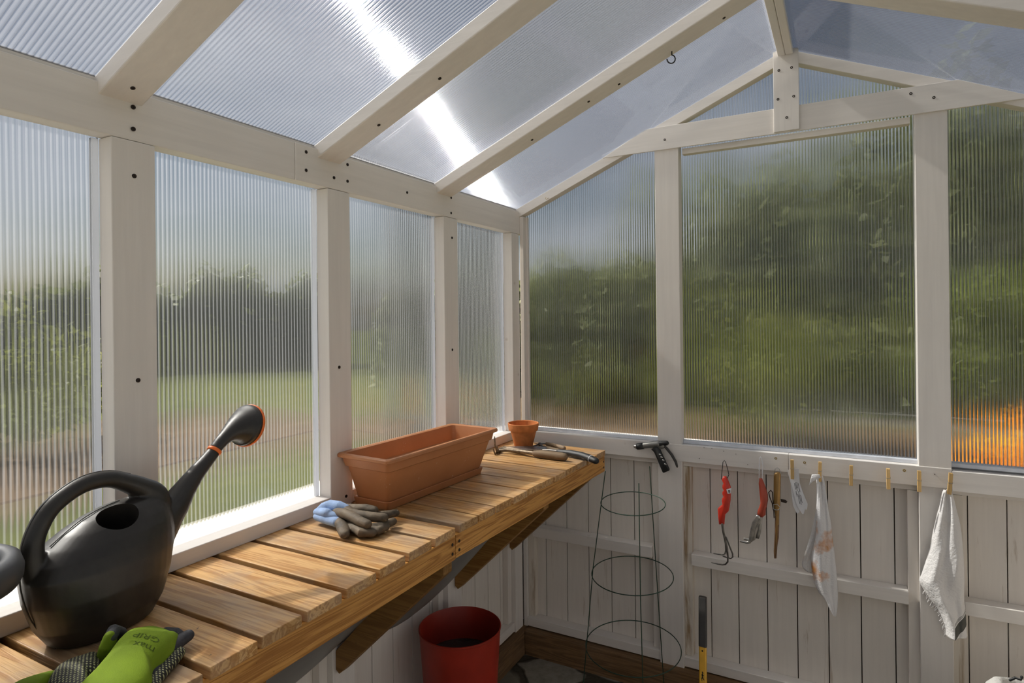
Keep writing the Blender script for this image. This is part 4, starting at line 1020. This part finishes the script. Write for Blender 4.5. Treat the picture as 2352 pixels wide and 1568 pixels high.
w2(MB().tube([q[3].lerp(q[4],.15),q[3].lerp(q[4],.22)],[.0146,.0144],16,flat=.87,caps=False),'band',M['paper'],tw,smooth=True)
w2(MB().tube(D['trowel_neck'],[.007,.006,.006],10),'neck',M['dsteel'],tw,smooth=True)
bl=[Vector(p) for p in D['trowel_blade']]; dd=(bl[2]-bl[0]).normalized(); pp=Vector((-dd.y,dd.x,0))
rs=[]
for f,wd in ((0,.012),(.12,.024),(.35,.030),(.7,.026),(.9,.014),(1,.003)):
    c_=bl[0].lerp(bl[2],f); rs.append([tuple(c_+pp*wd*a+Vector((0,0,.007*a*a+.001))) for a in (-1,-.5,0,.5,1)])
m=MB(); m.add([p for r_ in rs for p in r_],[(i*5+k,i*5+k+1,(i+1)*5+k+1,(i+1)*5+k) for i in range(5) for k in range(4)])
o=w2(m,'blade',M['steel'],tw,smooth=True); sd=o.modifiers.new('t','SOLIDIFY'); sd.thickness=.0014
pn=thing('pruning_shears','old pruning shears with wooden handles beside the terracotta pot','shears',(.209,-.202,.925))
w2(MB().tube(D['prun_h1'],[.007,.0082,.0085],12),'handle',M['oldwood'],pn,smooth=True)
w2(MB().tube(D['prun_h2'],[.0065,.0075,.0075],12),'handle',M['oldwood'],pn,smooth=True)
w2(MB().tube(D['prun_head'],[.005,.006,.0035],10,flat=.6),'blade',M['dsteel'],pn,smooth=True)
w2(MB().tube(D['prun_head2'],[.005,.0055,.002],10,flat=.5),'blade',M['dsteel'],pn,smooth=True)
pv=Vector(D['prun_head'][1]).lerp(Vector(D['prun_head2'][1]),.5)
w2(MB().lathe([(.006,-.006),(.006,.004),(.003,.006),(.001,.006)],pv,16),'pivot',M['dsteel'],pn,smooth=True)

# ------------------------------------------------------------------ bucket
bk=thing('bucket','tall red plastic bucket standing on the floor under the workbench','bucket',(.137,-.700,0))
MB().lathe([(.001,.002),(.098,.002),(.100,.006),(.1165,.245),(.1180,.247),(.1190,.262),(.1178,.264),(.1305,.447),(.1325,.449),(.1325,.453),(.130,.454),(.128,.450),(.0985,.008),(.001,.007)],(0,0,0),72).build('shell',M['red'],bk,smooth=True)
MB().lathe([(.001,.3465),(.1205,.3465),(.1212,.349),(.1195,.3495),(.001,.3485)],(0,0,0),56).build('water',M['redin'],bk,smooth=True)
for c in bk.children: shade_auto(c,.5)

# ------------------------------------------------------------------ tomato cage
tcg=thing('tomato_cage','green wire tomato cage standing on the floor in the corner','plant support',(.57,-.25,0))
rings_=[(.573,.7835,.112),(.5675,.530,.142),(.567,.275,.166)]
th_=[math.radians(a) for a in (186,-62,70)]
def rp(i,a,k=1):
    c,z,r=rings_[i]; x=math.cos(a)*r*k; y=math.sin(a)*r*k
    return (c-.57+x, y*.98, z+y*math.tan(math.radians(4.5)))
for i in range(3):
    MB().tube([rp(i,2*PI*k/56) for k in range(56)],.0017,8,close=True).build('ring',M['wire'],tcg,smooth=True)
for a in th_:
    top=Vector(rp(0,a)); mid=Vector(rp(1,a)); low=Vector(rp(2,a)); d_=(top-mid).normalized()
    ft=low+(low-mid)*((low.z-.0)/(mid.z-low.z)); ft.z=.0018
    MB().tube([ft,low,mid,top,top+d_*.105],.0017,8).build('leg',M['wire'],tcg,smooth=True)

# ------------------------------------------------------------------ tools hanging on the rail
def hung(name,label,cat,key,group=None):
    p=D[key][0]; return thing(name,label,cat,(p[0],p[1],p[2]),0,group)
wd=hung('hand_weeder','hanging hand weeder with a bright red finger grip and bent prongs','hand tool','weeder_handle')
shade_auto(w2(MB().puff(D['weeder_handle'],(0,-1,0),.018),'handle',M['tool_red'],wd,smooth=True),1.0)
w2(MB().tube(D['weeder_loop'],.0012,6),'loop',M['black'],wd,smooth=True)
w2(MB().tube(D['weeder_shaft'],[.0042]*4+[.003]*4+[.0025,.0015],8),'shaft',M['dsteel'],wd,smooth=True)
w2(MB().tube(D['weeder_p2'],.0024,8),'prong',M['dsteel'],wd,smooth=True)
w2(MB().tube(D['weeder_p3'],.0028,8),'prong',M['dsteel'],wd,smooth=True)
lb=[(p[0],-.0505,p[2]) for p in D['weeder_label']]
w2(MB().prism([(p[0],p[2]) for p in lb],-.0500,-.0490),'sticker',M['paper'],wd)
cx_=sum(p[0] for p in lb)/4; cz_=sum(p[2] for p in lb)/4
w2(MB().box(cx_-.003,cx_+.004,-.0505,-.0500,cz_-.001,cz_+.003).box(cx_-.002,cx_+.003,-.0505,-.0500,cz_-.005,cz_-.003),'mark',M['ink'],wd)
ct=hung('hand_cultivator','hanging hand cultivator with a faded red handle and flat steel claws','hand tool','cult_handle')
o=w2(MB().puff(D['cult_handle'],(0,-1,0),.018),'handle',M['tool_red2'],ct,smooth=True)
w2(MB().tube(D['cult_loop'],.0014,6),'loop',M['paper'],ct,smooth=True)
for k in ('cult_t1','cult_t2','cult_t3'): w2(MB().tube(D[k],[.0085,.0082,.0076,.0066,.0052,.004,.003][:len(D[k])],10,flat=.4,up=(0,1,0)),'claw',M['steel'],ct,smooth=True)
kn=hung('garden_tool','hanging long brown pointed garden tool with a metal clasp and dark straps','hand tool','knife')
o=w2(MB().puff(D['knife'],(0,-1,0),.016),'shaft',M['bronze'],kn,smooth=True)
for p in o.data.polygons: p.material_index=1 if p.center.z<D['knife'][7][2] else 0
o.data.materials.append(M['brownwood'])
w2(MB().tube(D['knife_loop'],.0011,6),'loop',M['steel'],kn,smooth=True)
w2(MB().tube(D['knife_strap'],.0035,8,flat=.5),'strap',M['leather'],kn,smooth=True)
w2(MB().puff(D['knife_tab'],(0,-1,0),.006),'tab',M['leather'],kn,smooth=True)
w2(MB().tube(D['knife_clasp'],.0015,8,close=True),'clasp',M['steel'],kn,smooth=True)
# white plant tags in a clothes peg
def tagm(key,y,extra):
    pts=D[key]; o=MB().prism([(p[0],p[2]) for p in pts],y,y+.0007).build('plant_tag',M['paper'])
    return o
for key,y,lab in (('tag1',-.0215,'front white printed plant tag of the bundle under the first peg'),('tag2',-.0195,'right hand white plant tag behind the front one'),('tag3',-.0175,'rearmost white plant tag of the pegged bundle, lowest at left')):
    o=tagm(key,y,lab); tag(o,lab,'tag','pegged plant tags')
    if key=='tag1':
        a=Vector(D[key][1]); b=Vector(D[key][5]); d_=(b-a); 
        m=MB()
        nn=Vector((d_.z,0,-d_.x)).normalized()
        for off,segs in ((-.010,((.32,.46),(.5,.62))),(-.006,((.30,.50),(.56,.78))),(-.002,((.30,.44),(.50,.80))),(.002,((.33,.52),(.58,.76)))):
            for s0,s1 in segs:
                p0=a+d_*s0-nn*off; p1=a+d_*s1-nn*off; w_=nn*.0007
                m.prism([((p0+w_).x,(p0+w_).z),((p1+w_).x,(p1+w_).z),((p1-w_).x,(p1-w_).z),((p0-w_).x,(p0-w_).z)],y-.0003,y-.0001)
        pr=m.build('print',M['ink']); pr.parent=o
# pegs
place=['leftmost, holding the white plant tags','second from the left, holding the stained towel','third from the left, empty','fourth from the left, empty','fifth from the left, empty','rightmost, tilted, holding the striped towel']
pf=None
for i,(a,b) in enumerate(zip(D['pins'],D['pins_bot'])):
    t=thing('clothes_peg','pale wooden clothes peg on the rail, '+place[i],'clothes peg',(a[0],-.0275,a[2]),0,'clothes pegs on the rail')
    t.rotation_euler=(0,math.atan2(a[0]-b[0],a[2]-b[2]) ,0)
    L_=.066
    if pf is None:
        pr1=MB().prism([(-.0030,0),(.0010,-.001),(.0032,-.024),(.0032,-.05),(.0010,-L_),(-.0016,-L_),(-.0025,-.04)],-.0052,.0052,'x').build('prong',M['pin'],t,bevel=.0006)
        pr1.location=(0,-.0052,0)
        pr2=MB().prism([(.0030,0),(-.0010,-.001),(-.0025,-.024),(-.0020,-.05),(-.0002,-L_),(.0016,-L_),(.0032,-.04)],-.0052,.0052,'x').build('prong',M['pin'],t,bevel=.0006)
        pr2.location=(0,.0040,0)
        sp=MB().tube([(-.0056,-.0088,-.030),(.0056,-.0088,-.030),(.0060,.001,-.027),(.0056,.0078,-.030),(-.0056,.0078,-.030),(-.0060,.001,-.027)],.0007,6,close=True).build('spring',M['steel'],t)
        pf=(pr1,pr2,sp)
    else:
        for q in pf: c=q.copy(); COL.objects.link(c); c.parent=t
# towels
def towel(name,Lk,Rk,folds,depth,mat,y0,cols=26,sub=3,seed=1,flare=1):
    L=[Vector(p) for p in Lk]; R=[Vector(p) for p in Rk]; n=len(L); rows=[]
    rr=(n-1)*sub
    def ip(A,t):
        i=min(int(t),n-2); f=t-i; a=A[max(i-1,0)];b=A[i];c=A[i+1];d=A[min(i+2,n-1)]
        return .5*((2*b)+(c-a)*f+(2*a-5*b+4*c-d)*f*f+(3*b-a-3*c+d)*f**3)
    for j in range(rr+1):
        t=j/sub; a=ip(L,t); b=ip(R,t); g=t/(n-1)
        row=[]
        for k in range(cols+1):
            f=k/cols; p=a.lerp(b,f)
            bell=math.sin(PI*f)
            y=y0-depth*(.25+.75*min(1,g*2.2))*bell**.7-depth*.30*math.sin(f*PI*folds+.8*math.sin(g*5+seed))*bell-.0012*math.sin(f*23+g*17+seed)
            row.append((p.x,y,p.z))
        rows.append(row)
    m=MB(); c1=cols+1
    m.add([p for r_ in rows for p in r_],[(i*c1+k,i*c1+k+1,(i+1)*c1+k+1,(i+1)*c1+k) for i in range(rr) for k in range(cols)])
    o=m.build(name,mat,smooth=True); s_=o.modifiers.new('t','SOLIDIFY'); s_.thickness=.0016; s_.offset=0
    return o
tA=thing('towel','crumpled white towel with orange stains pegged to the rail','towel',(1.16,-.02,.89))
for nm,o in (('front_fold',towel('front_fold',D['t1_l'],D['t1_r'],2.2,.022,M['towel_or'],-.026,seed=2)),('back_fold',towel('back_fold',D['t1b_l'],D['t1b_r'],1.5,.006,M['towel'],-.0115,cols=14,seed=4))):
    o.parent=tA; o.matrix_parent_inverse=Matrix.Translation(-Vector(tA.location))
o=w2(MB().puff(D['t1flap'],(0,-1,0),.004),'corner',M['towel_or'],tA,smooth=True)
tB=thing('towel','white towel with a dark striped fringed hem pegged at the post','towel',(1.51,-.02,.89))
o=towel('cloth',D['t2_l'],D['t2_r'],2.6,.034,M['towel_st'],-.018,cols=34,seed=7)
o.parent=tB; o.matrix_parent_inverse=Matrix.Translation(-Vector(tB.location))
fr=MB(); rnd=random.Random(9)
Lp=[Vector(p) for p in D['t2_l']]
for i in range(26):
    f=8.2+i/26*4.8; j=int(f); p=Lp[j].lerp(Lp[min(j+1,13)],f-j)+Vector((.002,.008,0)); e=p+Vector((-.006+rnd.uniform(-.003,.004),0,-.009-rnd.uniform(0,.007)))
    fr.tube([p,p.lerp(e,.5)+Vector((rnd.uniform(-.002,.002),0,0)),e],[.0016,.0014,.0009],5)
w2(fr,'fringe',M['towel'],tB,smooth=True)

# hose nozzle hanging at the stud
nz_=thing('hose_nozzle','grey and black pistol hose nozzle hanging on the gable rail at the stud','hose nozzle',tuple(D['noz_barrel'][1]))
w2(MB().tube([(p[0],-.032,p[2]) for p in D['noz_tip'][:3]],[.0070,.0100,.0112],16),'tip',M['steel'],nz_,smooth=True)
w2(MB().tube([(p[0],-.032,p[2]) for p in D['noz_tip'][1:]],[.0118,.0126,.0126],16,caps=False),'collar',M['black'],nz_,smooth=True)
b=D['noz_barrel']
w2(MB().tube([(b[0][0]-.001,-.032,b[0][2]),(b[1][0],-.032,b[1][2])],[.0118,.0128],18),'barrel',M['nozzle'],nz_,smooth=True)
w2(MB().tube([(b[2][0]+.004,-.032,b[2][2]),(b[3][0],-.032,b[3][2])],[.0110,.0090],16),'knob',M['black'],nz_,smooth=True)
o=w2(MB().puff(D['noz_grip'],(0,-1,0),.014),'grip',M['black'],nz_,smooth=True)
w2(MB().puff([(.598,-.032,.9620),(.622,-.032,.9640),(.634,-.032,.9530),(.628,-.032,.9370),(.612,-.032,.9330),(.602,-.032,.9440)],(0,-1,0),.016),'hinge',M['nozzle'],nz_,smooth=True)
for p in D['noz_glints']:
    w2(MB().lathe([(.0042,0),(.0045,.0015),(.002,.002),(.0005,.002)],(p[0]+.0005,-.0418,p[2]),14,Vector((0,0,1)).rotation_difference(Vector((.1,-1,0))).to_matrix(),1,.7),'stud',M['steel'],nz_,smooth=True)  # steel ovals built in place of the highlights on the grip
w2(MB().tube(D['noz_lever'],[.0065,.0078,.0082,.0078,.0062],12,flat=.6),'lever',M['grip'],nz_,smooth=True)

# yellow handled tool leaning on the boards
yt=thing('leaning_tool','yellow handled tool with a dark grip leaning against the board wall','long handled tool',(.80,-.20,.0))
def strip(pts,w,th,name,mat,round_=.004):
    m=MB(); rs=[]
    for (x,y,z) in pts:
        rs.append([(x+a*w-th*0,y+b*th,z) for a,b in ((-1,-.6),(-.7,-1),(.7,-1),(1,-.6),(1,.6),(.7,1),(-.7,1),(-1,.6))])
    m.loft(rs); return w2(m,name,mat,yt,smooth=False,bevel=.001)
x0,x1=.7640,.806
P_=lambda f:(.7625+(.803-.7625)*f+0, -.0135-.22*f, .395-.395*f+.0005)
strip([P_(0),P_(.02),P_(.2),P_(.36)],.0142,.0085,'grip',M['grip'])
strip([P_(.361),P_(.5),P_(.75),P_(1)],.0128,.0075,'handle',M['yellow'])
c_=Vector(P_(.385)); 
w2(MB().lathe([(.0028,0),(.0028,.0006),(.0005,.0006)],(c_.x,c_.y-.0088,c_.z),12,Vector((0,0,1)).rotation_difference(Vector((0,-1,0))).to_matrix()),'rivet',M['ink'],yt)
c_=Vector(P_(.56)); dn=Vector(P_(1))-Vector(P_(0)); dn.normalize()
sq=[(0,-1.2),(.35,-.9),(.15,-.5),(.5,-.25),(.2,-.1),(.3,.3),(.75,.75),(.55,.85),(.05,.4),(-.15,.7),(-.1,1.15),(-.3,1.1),(-.4,.5),(-.15,.05),(-.35,-.4),(-.05,-.7),(-.2,-1.0)]
m=MB(); vs=[]
for off in (.0090,.0086):
    vs+= [tuple(c_+Vector((a*.009,0,0))+dn*(-b_*.013)*-1+Vector((0,-off,0))) for a,b_ in sq]
n_=len(sq); m.add(vs,[tuple(range(n_)),tuple(range(2*n_-1,n_-1,-1))]+[(i,i+n_,(i+1)%n_+n_,(i+1)%n_) for i in range(n_)])
w2(m,'mark',M['ink'],yt)

# canvas bag at the lower right
bg_=thing('canvas_bag','off-white canvas bag with a dark clip at the lower right corner','bag',(1.72,-.30,0))
def bring(z,sx,sy,dx=0,dy=0,n=40,w=.04):
    return [(1.72+dx+math.cos(2*PI*k/n)*sx*(1+w*math.sin(5*2*PI*k/n+z*20)),-.29+dy+math.sin(2*PI*k/n)*sy*(1+w*math.sin(3*2*PI*k/n+z*13)),z+ (.012*math.sin(2*PI*k/n*2+1) if z>.3 else 0)) for k in range(n)]
m=MB(); m.loft([bring(.001,.17,.15),bring(.05,.20,.18),bring(.2,.205,.185),bring(.34,.20,.18,.01),bring(.415,.165,.14,.0),bring(.442,.13,.10,-.02),bring(.448,.11,.09,-.02),bring(.43,.10,.085,-.02),bring(.30,.15,.13),bring(.05,.17,.15)])
o=w2(m,'cloth',M['bag'],bg_,smooth=True)
w2(MB().tube([(1.618,-.26,.452),(1.628,-.262,.462),(1.640,-.262,.460),(1.642,-.262,.468)],.0035,8),'clip',M['black'],bg_,smooth=True)

# hooks
def hookm(p,s,nrm=(0,0,1)):
    pts=[(0,0,.003)]+[(0,0,-.010*s)]
    for k in range(11):
        a=math.radians(80-k*26); pts.append((.012*s*math.cos(a)*1.0-.002*s,0,-.0225*s+.0125*s*math.sin(a)))
    return MB().tube(pts,.0019*s,8)
hp=D['scr_raf'][7]
h1=hookm(hp,1.0).build('screw_hook',M['black'],smooth=True); h1.location=hp; h1.rotation_euler=(0,0,math.radians(25)); tag(h1,'black screw hook under the third rafter','hook')
h2=hookm(hp,.4).build('cup_hook',M['brass'],smooth=True); h2.location=(.1432,-.0028,1.9455); h2.rotation_euler=(0,math.radians(75),math.radians(60)); tag(h2,'tiny bent brass hook on the left gable rafter','hook')
# ------------------------------------------------------------------ light, sky, camera
W=bpy.data.worlds.new('sky'); S.world=W; W.use_nodes=True; wt=W.node_tree; wt.nodes.clear()
def wn(t,**k):
    x=wt.nodes.new(t)
    for a,b in k.items(): setattr(x,a,b)
    return x
sky=wn('ShaderNodeTexSky',sky_type='NISHITA'); sky.sun_disc=False; sky.sun_elevation=math.radians(46); sky.sun_rotation=math.radians(-90); sky.air_density=1.2; sky.dust_density=1.5
tc=wn('ShaderNodeTexCoord'); mp=wn('ShaderNodeMapping'); mp.inputs['Scale'].default_value=(1.2,1.2,3.2)
wt.links.new(tc.outputs['Generated'],mp.inputs[0])
nz=wn('ShaderNodeTexNoise'); nz.inputs['Scale'].default_value=2.2; nz.inputs['Detail'].default_value=6; nz.inputs['Roughness'].default_value=.58
wt.links.new(mp.outputs[0],nz.inputs['Vector'])
rp=wn('ShaderNodeValToRGB'); rp.color_ramp.elements[0].position=.42; rp.color_ramp.elements[1].position=.66
wt.links.new(nz.outputs[0],rp.inputs[0])
mul=wn('ShaderNodeMix',data_type='RGBA',blend_type='MULTIPLY'); mul.inputs[0].default_value=1; mul.inputs[7].default_value=(SKY,SKY,SKY,1)
wt.links.new(sky.outputs[0],mul.inputs[6])
mx=wn('ShaderNodeMix',data_type='RGBA'); wt.links.new(rp.outputs[0],mx.inputs[0]); wt.links.new(mul.outputs[2],mx.inputs[6]); mx.inputs[7].default_value=(CLOUD*.96,CLOUD*.98,CLOUD*1.04,1)
bg=wn('ShaderNodeBackground'); wt.links.new(mx.outputs[2],bg.inputs[0]); bg.inputs[1].default_value=1.0
wo=wn('ShaderNodeOutputWorld'); wt.links.new(bg.outputs[0],wo.inputs[0])
sl=bpy.data.lights.new('sun','SUN'); sl.energy=SUN; sl.angle=math.radians(1.6); sl.color=(1,.93,.82)
so=bpy.data.objects.new('sun',sl); COL.objects.link(so)
so.rotation_euler=Vector((-.705,-.05,.690)).to_track_quat('Z','Y').to_euler(); so.location=(-6,0,7)

cam=bpy.data.cameras.new('camera'); co=bpy.data.objects.new('camera',cam); COL.objects.link(co)
cam.sensor_width=36; cam.lens=1394.29*36/2352; cam.shift_x=-.779/2352; cam.shift_y=-58.863/2352; cam.clip_start=.02; cam.clip_end=300
r=Vector((.87905081,.47658937,-.01149974)); u=Vector((.01039552,.00495352,.9999337)); f=Vector((-.476614739,.87911207,.0006))
co.matrix_world=Matrix(((r.x,u.x,-f.x,1.2281),(r.y,u.y,-f.y,-2.3347),(r.z,u.z,-f.z,1.4483),(0,0,0,1)))
S.camera=co
S.view_settings.view_transform='Standard'; S.view_settings.look='None'; S.view_settings.exposure=EXPO; S.view_settings.gamma=1; S.view_settings.use_curve_mapping=False
c=S.cycles
c.max_bounces=14; c.diffuse_bounces=5; c.glossy_bounces=5; c.transmission_bounces=10; c.transparent_max_bounces=16
c.sample_clamp_indirect=4; c.caustics_refractive=True; c.caustics_reflective=False; c.use_denoising=True
try: c.denoiser='OPENIMAGEDENOISE'
except Exception: pass
